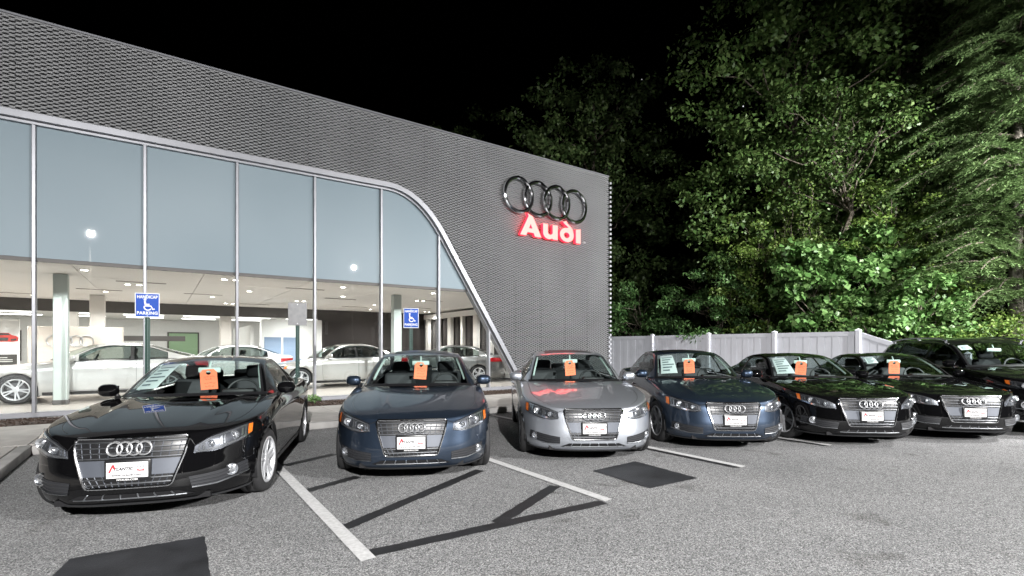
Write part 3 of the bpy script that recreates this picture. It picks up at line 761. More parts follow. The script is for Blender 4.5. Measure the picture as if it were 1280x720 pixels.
        for sg_ in (1, -1):
            addg([[(p[0]*sg_, p[1], p[2]) for p in r_] for r_ in G], tside, sg_ > 0)
            addg([[(p[0]*sg_, p[1], p[2]) for p in r_] for r_ in TOP], ttop, sg_ > 0)
        bm = bmesh.new(); vv = [bm.verts.new(p) for p in V]; lay = bm.faces.layers.int.new('t'); names = sorted(set(TG))
        for q, t in zip(F_, TG):
            if len({V[i] for i in q}) < 3: continue
            try: f = bm.faces.new([vv[i] for i in q]); f[lay] = names.index(t); f.smooth = True
            except ValueError: pass
        bmesh.ops.remove_doubles(bm, verts=bm.verts, dist=2e-4)
        bmesh.ops.delete(bm, geom=[v for v in bm.verts if not v.link_faces], context='VERTS')
        # pull the wheel-arch borders onto true circles, then fold a lip inwards
        lip = []
        for e in bm.edges:
            if len(e.link_faces) == 1 and all(abs(v.co.x) > .6 for v in e.verts):
                for a in ax:
                    if all(math.hypot(v.co.y-a, v.co.z-zc_) < Ra+.075 and v.co.z < zc_+Ra+.06 for v in e.verts): lip.append((e, a))
        for v, a in {(v, a) for e, a in lip for v in e.verts}:
            if v.co.z <= K['zb']+.003: continue
            d = Vector((v.co.y-a, v.co.z-zc_))
            if v.co.z > zc_ - .03: d = d.normalized()*Ra; v.co.y = a+d.x; v.co.z = max(zc_+d.y, K['zb']+.004)
            else: v.co.y = a + math.copysign(Ra, d.x)
        ex = bmesh.ops.extrude_edge_only(bm, edges=[e for e, a in lip])
        for v in [g for g in ex['geom'] if isinstance(g, bmesh.types.BMVert)]: v.co.x -= math.copysign(.05, v.co.x)
        bm.normal_update(); bm.verts.index_update()
        for f in bm.faces: f.smooth = True
        parts = {}
        for f in bm.faces: parts.setdefault(names[f[lay]], []).append(f)
        for tname in names:
            for side in ((1, -1) if tname.startswith('door') else (0,)):
                fs = [f for f in parts.get(tname, []) if side == 0 or f.calc_center_median().x*side > 0]
                if not fs: continue
                ids = {}; vs = []; nn = []; ff = []
                for f in fs:
                    q = []
                    for v in f.verts:
                        if v.index not in ids: ids[v.index] = len(vs); vs.append((v.co.x, v.co.y-L/2, v.co.z)); nn.append(v.normal.copy())
                        q.append(ids[v.index])
                    ff.append(q)
                nm = 'door' if tname.startswith('door') else tname
                me = bpy.data.meshes.new(nm); me.from_pydata(vs, [], ff); me.shade_smooth(); me.normals_split_custom_set_from_vertices(nn); me.update()
                idx = s.put(nm, me, ['PAINT'])
                if nm == 'door':
                    a, c = K['doors'][int(tname[4:])]; z = s.sh(c)-.16
                    b = MB(); w = s.sidew(c-.16, z)
                    b.rbox((side*(w+.022), c-.17-L/2, z), (.022, .20, .026), .01, 2); b.rbox((side*(w+.006), c-.25-L/2, z), (.03, .03, .02), .006, 1); b.rbox((side*(w+.006), c-.09-L/2, z), (.03, .03, .02), .006, 1)
                    s.put('handle', b, ['PAINT'], idx)
        bm.free()
    def strip(s, b, pts, wd=.006, off=.0012, mi=0, sides=(1, -1)):
        """dark gap line lying on the flank, pts in (l, z), both sides"""
        dense = []
        for (a, c) in zip(pts[:-1], pts[1:]):
            for k in range(10): dense.append((a[0]+(c[0]-a[0])*k/10, a[1]+(c[1]-a[1])*k/10))
        dense.append(pts[-1])
        for sg_ in sides:
            P = []
            for i, (l, z) in enumerate(dense):
                a = dense[max(0, i-1)]; c = dense[min(len(dense)-1, i+1)]; d = Vector((c[0]-a[0], c[1]-a[1])).normalized(); nn = Vector((-d.y, d.x))*wd/2
                P.append([(sg_*(s.sidew(l+q*nn.x, z+q*nn.y)+off), l+q*nn.x-s.K['L']/2, z+q*nn.y) for q in (-1, 1)])
            b.grid(P, mi, flip=sg_ < 0)
    def fpatch(s, b, bot, top, off, na=22, nb=6, sg_=1, mi=0, skirt=.03):
        bt = [pchip([(i, p[k]) for i, p in enumerate(bot)]) for k in (0, 1)]; tp = [pchip([(i, p[k]) for i, p in enumerate(top)]) for k in (0, 1)]
        P = []
        for i in range(na+1):
            a = i/na*(len(bot)-1); c = i/na*(len(top)-1); pb = (bt[0](a), bt[1](a)); pt = (tp[0](c), tp[1](c))
            P.append([s.pf(sg_*(pb[0]+(pt[0]-pb[0])*j/nb), pb[1]+(pt[1]-pb[1])*j/nb, off) for j in range(nb+1)])
        b.grid(P, mi, flip=sg_ < 0)
        if skirt:
            rim = [P[i][0] for i in range(na+1)] + P[na][1:] + [P[i][nb] for i in range(na-1, -1, -1)] + P[0][nb-1:0:-1]
            b.grid([[p, (p[0], p[1]+skirt, p[2])] for p in rim + rim[:1]], mi, flip=sg_ > 0)
    def ftube(s, b, pts, r, off, n=6, closed=False, sub=6, mi=0):
        out = []; m_ = len(pts)
        for i in range(m_ if closed else m_-1):
            a, c = pts[i], pts[(i+1) % m_]
            for k in range(sub): out.append(s.pf(a[0]+(c[0]-a[0])*k/sub, a[1]+(c[1]-a[1])*k/sub, off))
        if not closed: out.append(s.pf(*pts[-1], off))
        b.tube(out, r, n, closed, mi)
    def gw(s, z):
        """half width of the grille opening at height z"""
        g = [p for p in s.K['grille'] if p[0] > 0]; g = sorted(g, key=lambda p: p[1])
        return float(np.interp(z, [p[1] for p in g], [p[0] for p in g]))
    def build(s):
        K = s.K; L = K['L']; h = L/2
        s.shell()
        # ---- glasshouse
        wr, zr, wbt, bow = (pchip([(p[0], p[1]) for p in K['rail']]), pchip([(p[0], p[2]) for p in K['rail']]), pchip(K['belt']), pchip(K['bow']))
        l0, l1 = K['rail'][0][0], K['rail'][-1][0]
        st = sorted(set([round(x, 4) for x in np.linspace(l0, l1, 56)] + [round(x, 4) for x in (*K['ws'], *K['rw'], *K['dlo'], K['lB']-.035, K['lB']+.035)]))
        if K is SUV: st = sorted(set(st + [3.72, 3.80]))
        rail = [(wr(l), l, zr(l)) for l in st]
        vv = [0, .03, .065, .2, .35, .5, .65, .8, .90, .95, 1]
        qs = [-1, -.965, -.93, -.85, -.72, -.58, -.44, -.3, -.15, 0, .15, .3, .44, .58, .72, .85, .93, .965, 1]
        M = {}
        def mb(k): return M.setdefault(k, MB())
        for sg_ in (1, -1):
            P = []
            for (w, l, z) in rail:
                wb_, zb_ = wbt(l), min(s.sh(l)+.012, z)
                P.append([(sg_*(wb_+(w-wb_)*v + .022*math.sin(math.pi*v)*min(1, (z-zb_)/.3)), l-h, zb_+(z-zb_)*v) for v in vv])
            for i in range(len(st)-1):
                lm = (st[i]+st[i+1])/2
                for j in range(len(vv)-1):
                    q = [P[i][j], P[i+1][j], P[i+1][j+1], P[i][j+1]]; vm = (vv[j]+vv[j+1])/2
                    if .065 < vm < .90 and K['dlo'][0] < lm < K['dlo'][1]:
                        if abs(lm-K['lB']) < .035: k = 'bpillar'+'lr'[sg_ < 0]
                        elif K is SUV and 3.72 < lm < 3.80: k = 'bpillarq'+'lr'[sg_ < 0]
                        else: k = ('gf' if lm < K['lB'] else ('gr' if not (K is SUV and lm > 3.76) else 'gq')) + ('l' if sg_ > 0 else 'r')
                    elif vm < .065 or (.90 < vm < .95 and K['dlo'][0] < lm < K['dlo'][1]): k = 'strip'
                    else: k = 'roof'
                    mb(k).add(q if sg_ < 0 else q[::-1], [(3,2,1,0)])
        P = []
        for (w, l, z) in rail:
            P.append([(w*q, l - bow(l)*(1-abs(q)**2.2) - h, z + K['crown']*(1-abs(q)**2.3)*(.55 if l < K['ws'][0]+.1 else 1)) for q in qs])
        for i in range(len(st)-1):
            lm = (st[i]+st[i+1])/2
            for j in range(len(qs)-1):
                qm = abs(qs[j]+qs[j+1])/2; q = [P[i][j], P[i+1][j], P[i+1][j+1], P[i][j+1]]
                if K['ws'][0] < lm < K['ws'][1]: k = 'ws' if qm < .93 else ('strip' if qm < .965 else 'roof')
                elif K['rw'][0] < lm < K['rw'][1]: k = 'rw' if qm < .93 else 'roof'
                elif lm <= K['ws'][0]: k = 'strip'
                else: k = 'roof'
                mb(k).add(q, [(3,2,1,0)])
        nm = dict(ws=('windscreen', 'car_glass'), rw=('rear_window', 'privacy_glass' if K is SUV else 'car_side_glass'), roof=('roof', 'PAINT'), strip=('window_trim', 'satin_chrome' if K is SUV else 'trim_black'), bpillarl=('door_pillar', 'trim_black'), bpillarr=('door_pillar', 'trim_black'), bpillarql=('door_pillar', 'trim_black'), bpillarqr=('door_pillar', 'trim_black'))
        for k, b in M.items():
            n_, mt = nm.get(k, ('side_window', 'privacy_glass' if K is SUV else 'car_side_glass')); s.put(n_, b, [mt], fix=True, ang=180)
        # pale lining seen along the screen pillars, header and mirror
        b = MB()
        for sg_ in (1, -1):
            pts = [(sg_*(wr(l)*.925-.005), l-h+.03, zr(l)-.03) for l in np.linspace(K['ws'][0]+.10, K['ws'][1]+.04, 8)]
            b.tube(pts, .016, 6)
            pts = [(sg_*(wr(l)*.94), l-h, zr(l)-.04) for l in np.linspace(K['ws'][1]+.08, K['rw'][0], 8)]; b.tube(pts, .02, 6)
        s.put('pillar_lining', b, 'pillar_liner')
        lm = K['ws'][1]-.10; zm = zr(lm)-.04
        b = MB(); b.rbox((0, lm-h-.02, zm), (.25, .03, .065), .014, 2); b.tube([(0, lm-h-.02, zm+.02), (0, lm-h+.03, zm+.10)], .012, 6)
        s.put('rear_view_mirror', b, 'pillar_liner'); s.mirror = (0, lm-h-.02, zm)
        # ---- cabin
        zs = K['sh'][5][1]; cw = K['W']/1.826
        b = MB(); P = []
        for i in range(9):
            w = -.70+1.40*i/8; P.append([(w*cw, q[0]-h+(-.14*(1-(w/.7)**2) if q[2] else 0), zs+q[1]) for q in ((1.60,-.06,1), (1.68,.035,1), (1.95,.05,0), (2.02,.0,0), (2.04,-.25,0))])
        b.grid(P); b.rbox((.37*cw, 1.97-h, zs+.07), (.36, .16, .06), .03, 2); s.put('dashboard', b, 'dash', fix=True)
        b = MB(); c = Vector((.37*cw, 2.14-h, zs+.03)); e1 = Vector((1,0,0)); e2 = Vector((0,.42,.9)).normalized()
        b.tube([c + e1*.185*math.cos(a) + e2*.185*math.sin(a) for a in np.linspace(0, 2*math.pi, 28, endpoint=False)], .016, 8, True)
        for a in (.2, math.pi-.2, -math.pi/2): b.tube([c, c + e1*.18*math.cos(a) + e2*.18*math.sin(a)], .016, 6)
        b.rbox(tuple(c), (.13, .06, .11), .03, 2); s.put('steering_wheel', b, 'plastic_dark')
        for x in (.37*cw, -.37*cw):
            b = MB(); Mr = Matrix.Rotation(R(14), 3, 'X').inverted()
            b.rbox((x, 2.55-h, zs-.43), (.52, .52, .16), .06, 2); b.rbox((x, 2.84-h, zs-.13), (.50, .15, .62), .06, 3, M=Mr); b.rbox((x, 2.92-h, zs+.27), (.27, .10, .18), .045, 3, M=Mr)
            for dx in (-.05, .05): b.tube([(x+dx, 2.88-h, zs+.12), (x+dx, 2.91-h, zs+.24)], .008, 6)
            s.put('seat', b, 'seat_fabric')
        b = MB(); b.rbox((0, 3.45-h, zs-.40), (1.3*cw, .5, .18), .06, 2); b.rbox((0, 3.72-h, zs-.11), (1.3*cw, .16, .56), .06, 2, M=Matrix.Rotation(R(-18), 3, 'X'))
        for x in (-.4, 0, .4): b.rbox((x, 3.80-h, zs+.2), (.25, .09, .13), .04, 2)
        s.put('rear_seat', b, 'seat_fabric')
        # ---- floor pan and wheel wells
        b = MB(); zf = K['zb']+.03
        b.box((0, 0, zf), (K['W']*.70, L-1.1, .05)); b.box((0, (K['fa']+K['fa']+K['wb'])/2-h, zf-.005), (K['W']*.93, K['wb']-.90, .06)); b.box((0, K['fa']-.47-h, zf+.0), (K['W']*.62, .55, .05))
        for a in (K['fa'], K['fa']+K['wb']):
            for sg_ in (1, -1):
                xo, xi = sg_*(K['W']/2-.055), sg_*(K['W']/2-.34); Ra = K['R']+.05; P = []
                for k in range(17):
                    t = math.pi*(k/16)*1.16 - .25; P.append([(xo, a-h+Ra*math.cos(t), K['R']+Ra*math.sin(t)), (xi, a-h+Ra*math.cos(t), K['R']+Ra*math.sin(t))])
                b.grid(P); b.add([(xi, a-h-Ra, zf), (xi, a-h+Ra, zf), (xi, a-h+Ra, K['R']+Ra), (xi, a-h-Ra, K['R']+Ra)], [(0,1,2,3)])
        s.put('underbody', b, 'trim_black', smooth=False)
        # ---- panel gaps
        b = MB()
        for a, c in K['doors']:
            za = K['zb']+.10
            s.strip(b, [(a, s.sh(a)-.03), (a, .55), (a+.03, za+.02), (a+.08, za), (c-.08, za), (c, za+.08), (c, .6), (c, s.sh(c)-.01)])
        s.strip(b, [(K['fa']-.25, s.sh(.5)-.09), (K['fa']-.27, K['R']+.30)], .005)
        s.strip(b, [(.62, s.sh(.62)-.012), (1.5, s.sh(1.5)-.012)], .006)
        for sg_ in (1, -1):       # bonnet shut line
            b.grid([[(sg_*p[0], p[1]-h, p[2]+.0015), (sg_*(p[0]+(q[0]-p[0])*.13), p[1]-h, p[2]+(q[2]-p[2])*.13+.0015)] for p, q in s.gapline], flip=sg_ < 0)
        for sg_ in (1, -1):       # shut line from the grille corner over the lamp
            ht = K['hl_top']; g0 = max(p[0] for p in K['grille'])
            s.ftube(b, [(sg_*g0, K['grille'][0][1]-.012)] + [(sg_*p[0], p[1]+.008) for p in ht], .0032, .0005, 5, sub=5)
        s.put('panel_gap', b, 'trim_black', smooth=False)
        for sd_ in (1, -1):
          b = MB(); s.strip(b, [(K['dlo'][0]-.1, s.sh(1.9)-.003), (2.6, s.sh(2.6)-.003), (K['dlo'][1], s.sh(K['dlo'][1])-.003)], .011, .003, sides=(sd_,)); s.put('belt_moulding', b, 'satin_chrome', smooth=False)
          b = MB(); s.strip(b, [(K['fa']+K['R']+.10, K['zb']+.045), (K['fa']+K['wb']-K['R']-.10, K['zb']+.045)], .07, .004, sides=(sd_,)); s.put('sill_cover', b, 'trim_black', smooth=False)
        # ---- grille
        g = K['grille']; b = MB()
        zt = max(p[1] for p in g); zb_ = min(p[1] for p in g); P = []
        for i in range(17):
            z = zb_+(zt-zb_)*i/16; w = s.gw(z); P.append([s.pf(w*q, z, .003) for q in np.linspace(-1, 1, 15)])
        b.grid(P, flip=True); gi = s.put('grille', b, 'trim_black', fix=False)
        b = MB(); s.ftube(b, g, .013, .008, 8, True); s.put('grille_frame', b, 'chrome', gi)
        for z in K['bars'] + K['lbars']:
            b = MB(); w = s.gw(z)-.012; s.ftube(b, [(-w, z), (w, z)], .0058, .010, 6, sub=14); s.put('grille_bar', b, 'satin_chrome', gi)
        b = MB(); zt_, zb2 = K['bars'][0]+.005, K['bars'][-1]
        nb_ = 12
        for i in range(nb_):
            q = -1+2*(i+.5)/nb_
            s.ftube(b, [(q*s.gw(zt_)*.97, zt_), (q*s.gw(zb2)*.97, zb2)], .0036, .004, 4, sub=3)
            s.ftube(b, [(q*s.gw(K['panel'][1])*.97, K['panel'][1]), (q*s.gw(zb_)*.97, zb_+.005)], .0036, .004, 4, sub=3)
        s.put('grille_slat', b, 'grille_panel', gi)
        b = MB(); p1, p0 = K['panel']; s.fpatch(b, [(-s.gw(p0)+.008, p0), (0, p0), (s.gw(p0)-.008, p0)], [(-s.gw(p1)+.008, p1), (0, p1), (s.gw(p1)-.008, p1)], .008, 16, 3, skirt=.02); s.put('grille_panel', b, 'grille_panel', gi)
        zc = K['badge']; e2 = (Vector(s.pf(0, zc+.03, .016))-Vector(s.pf(0, zc-.03, .016))).normalized(); c0 = Vector(s.pf(0, zc, .026))
        for k in range(4):
            cc = c0 + Vector(((-1.5+k)*K['rr']*1.32, -.003*(k % 2), 0)); b = MB()
            b.tube([cc + Vector((1,0,0))*K['rr']*math.cos(a) + e2*K['rr']*math.sin(a) for a in np.linspace(0, 2*math.pi, 32, endpoint=False)], .0098, 8, True); s.put('ring', b, 'badge_chrome', gi)
        # lower intake
        w, za, zb3 = K['lip']; b = MB(); s.fpatch(b, [(-w*1.12, za), (0, za-.006), (w*1.12, za)], [(-w*.84, zb3), (0, zb3), (w*.84, zb3)], .003, 22, 3, skirt=0); li = s.put('lower_intake', b, 'trim_black')
        b = MB(); s.ftube(b, [(-w*.98, za+.004), (w*.98, za+.004)], .006, .004, 6, sub=16)
        for i in range(6): q = -.8+1.6*i/5; s.ftube(b, [(q*w, za), (q*w*.9, zb3)], .006, .005, 4, sub=2)
        s.put('intake_bar', b, 'satin_chrome', li)
        # splitter under the chin
        b = MB(); s.fpatch(b, [(-.80, K['zb']+.004), (0, K['zb']+.002), (.80, K['zb']+.004)], [(-.82, K['zb']+.022), (0, K['zb']+.024), (.82, K['zb']+.022)], .012, 30, 2, skirt=.05); s.put('chin_splitter', b, 'plastic_dark')
        for sg_ in (1, -1):
            # headlight
            hb, ht = K['hl_bot'], K['hl_top']; b = MB(); s.fpatch(b, hb, ht, .002, 22, 5, sg_, skirt=0); hi = s.put('headlight', b, 'lamp_dark')
            mid = lambda t, u: (float(np.interp(t, np.linspace(0, 1, len(hb)), [p[0] for p in hb]))*(1-u) + float(np.interp(t, np.linspace(0, 1, len(ht)), [p[0] for p in ht]))*u,
                                float(np.interp(t, np.linspace(0, 1, len(hb)), [p[1] for p in hb]))*(1-u) + float(np.interp(t, np.linspace(0, 1, len(ht)), [p[1] for p in ht]))*u)
            for t, rad in ((.24, .026), (.55, .036)):
                b = MB()
                w_, z_ = mid(t, .52); n_ = s.N(sg_*w_, z_); c = Vector(s.pf(sg_*w_, z_, .006)); ax_ = Vector((0, -1, 0)); x_ = ax_.cross(Vector((0,0,1))).normalized(); y_ = x_.cross(ax_)
                P = []
                for k in range(20):
                    a = 2*math.pi*k/20; d = x_*math.cos(a)+y_*math.sin(a)
                    P.append([c + d*rad*1.25 + n_*.002, c + d*rad*1.12 + n_*.016, c + d*rad*.95 + n_*.010, c + d*rad*.8, c + d*rad*.55 + n_*.012, c + n_*.018])
                b.grid(P, closed_u=True); s.put('projector', b, 'lamp_inner', hi)
            b = MB()
            s.fpatch(b, [mid(t, .05) for t in (.03, .2, .4, .6, .78)], [mid(t, .22) for t in (.03, .2, .4, .6, .78)], .010, 14, 2, sg_, skirt=.01)
            s.fpatch(b, [mid(t, .86) for t in (.06, .3, .5, .8)], [mid(t, .94) for t in (.06, .3, .5, .8)], .008, 14, 1, sg_, skirt=.01)
            for t in (.06, .12, .36, .40, .68, .74):
                s.fpatch(b, [mid(t, .25), mid(t+.03, .25)], [mid(t, .8), mid(t+.03, .8)], .007+.006*(t*37 % 1), 2, 2, sg_, skirt=.012)
            s.put('reflector', b, 'lamp_inner', hi)
            b = MB(); s.fpatch(b, [mid(t, .12) for t in (.84, .92, .99)], [mid(t, .93) for t in (.84, .92, .99)], .012, 6, 4, sg_, skirt=.012); s.put('side_marker', b, 'amber', hi)
            b = MB(); s.fpatch(b, hb, ht, .020, 22, 5, sg_, skirt=.02); s.put('lamp_cover', b, 'lamp_glass', hi)
            # fog grille and lamp
            fb, ft = K['fg_bot'], K['fg_top']; b = MB(); s.fpatch(b, fb, ft, .003, 16, 4, sg_, skirt=0); fi = s.put('fog_grille', b, 'fog_grille')
            for u in (.22, .5, .78):
                b = MB(); pts = [(sg_*(fb[i][0]*(1-u)+ft[i][0]*u), fb[i][1]*(1-u)+ft[i][1]*u) for i in range(3)]; s.ftube(b, pts, .0055, .005, 5, sub=6); s.put('fog_grille_bar', b, 'fog_bar', fi)
            b = MB(); s.ftube(b, [(sg_*(p[0]), p[1]-.004) for p in fb], .006, .008, 6, sub=8); s.put('fog_grille_edge', b, 'satin_chrome', fi)
            w_, z_, rad = K['fog']; n_ = s.N(sg_*w_, z_); nn = (n_+Vector((0,-1.4,0))).normalized(); c = Vector(s.pf(sg_*w_, z_, .006)); x_ = nn.cross(Vector((0,0,1))).normalized(); y_ = x_.cross(nn)
            b = MB(); P = []; P2 = []
            for k in range(22):
                a = 2*math.pi*k/22; d = x_*math.cos(a)+y_*math.sin(a)
                P.append([c + d*rad*1.2 - nn*.01, c + d*rad*1.15 + nn*.012, c + d*rad + nn*.012, c + d*rad*.9 + nn*.0])
                P2.append([c + d*rad*.92 + nn*.001, c + d*rad*.6 + nn*.008, c + nn*.012])
            b.grid(P, closed_u=True); li2 = s.put('fog_light', b, 'satin_chrome'); b = MB(); b.grid(P2, closed_u=True); s.put('fog_lens', b, 'lamp_inner', li2)
            # door mirror
            lm = K['rail'][0][0]+.16; zm = s.sh(lm)+.085; xm = sg_*(K['W']/2+.005)
            b = MB(); P = []
            for i in range(13):
                t = i/12; ww = -.105+.21*t; hh = .068*(1-abs(2*t-1)**3.2)**.5+.004; dd = .085*(1-abs(2*t-1)**2.6)**.5+.004
                ring = []
                for k in range(16):
                    a = 2*math.pi*k/16; ca, sa = math.cos(a), math.sin(a)
                    ring.append((xm+sg_*ww, lm-h + (dd*ca*(1 if ca < 0 else .35)) + .02*t, zm + hh*math.copysign(abs(sa)**.75, sa)))
                P.append(ring + ring[:1])
            b.grid(P, flip=sg_ < 0); b.add(P[0][:-1], [tuple(range(16))]); b.add(P[-1][:-1], [tuple(range(16))])
            mi_ = s.put('door_mirror', b, ['PAINT'], fix=True)
            b = MB(); b.tube([(sg_*(K['W']/2-.09), lm-h+.02, zm-.10), (xm-sg_*.07, lm-h+.01, zm-.045)], [.030, .022], 8); s.put('mirror_foot', b, 'trim_black', mi_)
            b = MB(); b.rbox((xm, lm-h+.037, zm), (.18, .006, .10), .003, 1); s.put('mirror_glass', b, 'chrome', mi_)
            # tail light
            b = MB(); zt_ = s.sh(L-.2)-.05
            P = []
            for i in range(13):
                lq = L-.62+.50*i/12; P.append([(sg_*(s.sidew(lq, zt_-.15*j/3)+.006), lq-.05*(lq > L-.4)*(lq-L+.4)-h, zt_-.15*j/3) for j in range(4)])
            b.grid(P, flip=sg_ > 0); s.put('tail_light', b, 'tail_red')
        # plate
        zp = K['plate']; lp = s.F(0, zp)-.030; pm = Matrix.Translation((0, lp-h, zp))
        b = MB(); b.rbox((0, lp+.010-h, zp), (.335, .022, .178), .008, 2); pi_ = s.put('license_plate', b, 'trim_black')
        b = MB(); b.box((0, lp-.004-h, zp+.006), (.298, .004, .128)); s.put('plate_sheet', b, 'plate_white', pi_, smooth=False)
        y_ = lp-.0075-h
        def txt(name, t_, size, x, z, mat, sh_=0, bold=0, sx_=1):
            me = text_mesh(t_, size, .0006, sh_, bold); xform(me, Matrix.Translation((x, y_, z)) @ UPRIGHT @ Matrix.Diagonal((sx_, 1, 1, 1))); s.put(name, me, mat, pi_)
        txt('plate_lettering', 'TLANTIC', .034, -.030, zp+.016, 'ink_dark', .25, .0014)
        txt('plate_lettering', 'www.nyaudi.com', .027, -.005, zp-.034, 'ink_dark', 0, .0006, 1.15)
        txt('plate_lettering', 'Audi', .026, .095, zp+.002, 'ink_red', 0, .0010, 1.15)
        txt('frame_lettering', 'NYAUDI.COM', .020, 0, zp-.0735, 'plate_white', 0, .0006, 1.2)
        me = shape_mesh([[(-.135, -.022), (-.122, -.024), (-.103, .020), (-.096, .004), (-.084, .004), (-.092, .040), (-.106, .042)]], .0006); xform(me, Matrix.Translation((0, y_, zp+.012)) @ UPRIGHT); s.put('plate_swoosh', me, 'ink_red', pi_)
        b = MB(); ring_set(b, [(.062+.023*k, zp+.036) for k in range(4)], .0145, .0016, y=y_, n=20, nt=5); s.put('plate_rings', b, 'satin_chrome', pi_)
        # door line wiper + washer strip at screen base
        b = MB(); 
        for sg_ in (-1, 1):
            b.tube([(sg_*.15+.25, K['ws'][0]-.30-h, s.hood(1.4)+.022), (sg_*.15-.33, K['ws'][0]-.20-h, s.hood(1.4)+.035)], .008, 5)
        s.put('wiper', b, 'trim_black')
        if K is SUV:
            for sg_ in (1, -1):
                b = MB(); b.tube([(sg_*(wr(l)+.01), l-h, zr(l)+.045) for l in np.linspace(2.35, 4.3, 12)], .018, 8)
                for l in (2.38, 3.3, 4.26): b.tube([(sg_*(wr(l)+.005), l-h, zr(l)-.01), (sg_*(wr(l)+.01), l-h, zr(l)+.045)], .02, 6)
                s.put('roof_rail', b, 'satin_chrome')
        if K is SEDAN:
            b = MB(); P = []
            for i in range(9):
                l = 2.30+.42*i/8; P.append([(q, l-bow(l)*(1-abs(q/wr(l))**2.2)-h, zr(l)+K['crown']*(1-abs(q/wr(l))**2.3)+.004) for q in np.linspace(-.40, .40, 9)])
            b.grid(P, flip=True); s.put('sunroof', b, 'trim_black')
        s.wheel_mesh()
    def wheel_mesh(s):
        Rr = s.K['R']; w2 = .115; rim = Rr*.715
        b = MB(); b.lathe([(-w2+.012, rim-.004), (-w2, rim+.012), (-w2-.006, (Rr+rim)/2), (-w2+.012, Rr-.012), (-w2+.035, Rr-.001), (-.04, Rr), (-.035, Rr-.008), (-.03, Rr), (.03, Rr), (.035, Rr-.008), (.04, Rr), (w2-.035, Rr-.001), (w2-.012, Rr-.012), (w2+.006, (Rr+rim)/2), (w2, rim+.012), (w2-.012, rim-.004)], 48)
        s.tyre = b.mesh('tyre', ang=60)
        b = MB()
        b.lathe([(w2-.006, rim+.004), (w2, rim-.004), (w2-.004, rim-.018), (.02, rim-.03), (-w2+.02, rim-.015)], 48)
        for k in range(10):
            a = 2*math.pi*(k//2)/5 + (.16 if k % 2 else -.16) + .3
            c0, c1 = (.035, .05, .022), (.019, .030, .020)
            rows = []
            for rr, hw, ax in ((.035, .020, w2-.022), (rim*.45, .0165, w2-.020), (rim*.8, .016, w2-.012), (rim-.008, .022, w2-.010)):
                aa = a + (0 if rr > .05 else 0); d = Vector((0, math.cos(aa), math.sin(aa))); t = Vector((0, -math.sin(aa), math.cos(aa))); c = d*rr + Vector((ax, 0, 0))
                rows.append([c - t*hw - Vector((.022,0,0)), c - t*hw*.75, c + t*hw*.75, c + t*hw - Vector((.022,0,0)), c - t*hw - Vector((.022,0,0))])
            b.grid(rows)
        b.lathe([(w2-.045, .062), (w2-.018, .058), (w2-.014, .03), (w2-.014, 0)], 24)
        s.rim = b.mesh('rim', ang=40, fix=True)
        b = MB(); b.lathe([(.03, .15), (.035, .15), (.035, .05)], 32); b.lathe([(.0, rim-.02), (.0, 0)], 32, mi=1); s.disc = b.mesh('brake_disc')
    def place(s, name, label, cat, loc, back, pnt, group, rims='rim_alloy', scale=1.0, steer=0.0, plate=True, light=False):
        """loc = middle of the car on the ground, back = world direction to the tail as an angle from +Y towards +X"""
        K = s.K; root = empty(name, loc, -back); root.scale = (scale,)*3; tag(root, label, cat, group)
        objs = []
        for (n_, me, mats, par, lb) in s.T:
            if not plate and n_ in ('license_plate', 'plate_sheet', 'plate_lettering', 'frame_lettering', 'plate_swoosh', 'plate_rings'): objs.append(None); continue
            if len(me.materials) == 0:
                for m_ in mats: me.materials.append(MT['paint_black'] if m_ == 'PAINT' else MT[m_])
            o = bpy.data.objects.new(n_, me); COL.objects.link(o); o.parent = objs[par] if par is not None else root
            if n_ in ('grille_slat', 'panel_gap', 'reflector', 'intake_bar', 'plate_rings'): o['kind'] = 'stuff'
            for i, m_ in enumerate(mats):
                if m_ == 'PAINT': o.material_slots[i].link = 'OBJECT'; o.material_slots[i].material = MT[pnt]
            objs.append(o)
        for sg_ in (1, -1):
            for k, a in enumerate((K['fa'], K['fa']+K['wb'])):
                w = empty('wheel', (sg_*(K['W']/2-.125), a-K['L']/2, K['R']), (0 if sg_ > 0 else math.pi) + (steer if k == 0 else 0)); w.parent = root
                w.rotation_euler = (random.random()*6.28, 0, (0 if sg_ > 0 else math.pi) + (steer if k == 0 else 0))
                for nm, me, mt in (('tyre', s.tyre, ['rubber']), ('rim', s.rim, [rims]), ('brake_disc', s.disc, ['brake', 'trim_black'])):
                    if len(me.materials) == 0:
                        for q in mt: me.materials.append(MT[q])
                    o = bpy.data.objects.new(nm, me); COL.objects.link(o); o.parent = w
        return root

sedan, coupe, suv = Car(SEDAN), Car(COUPE), Car(SUV)

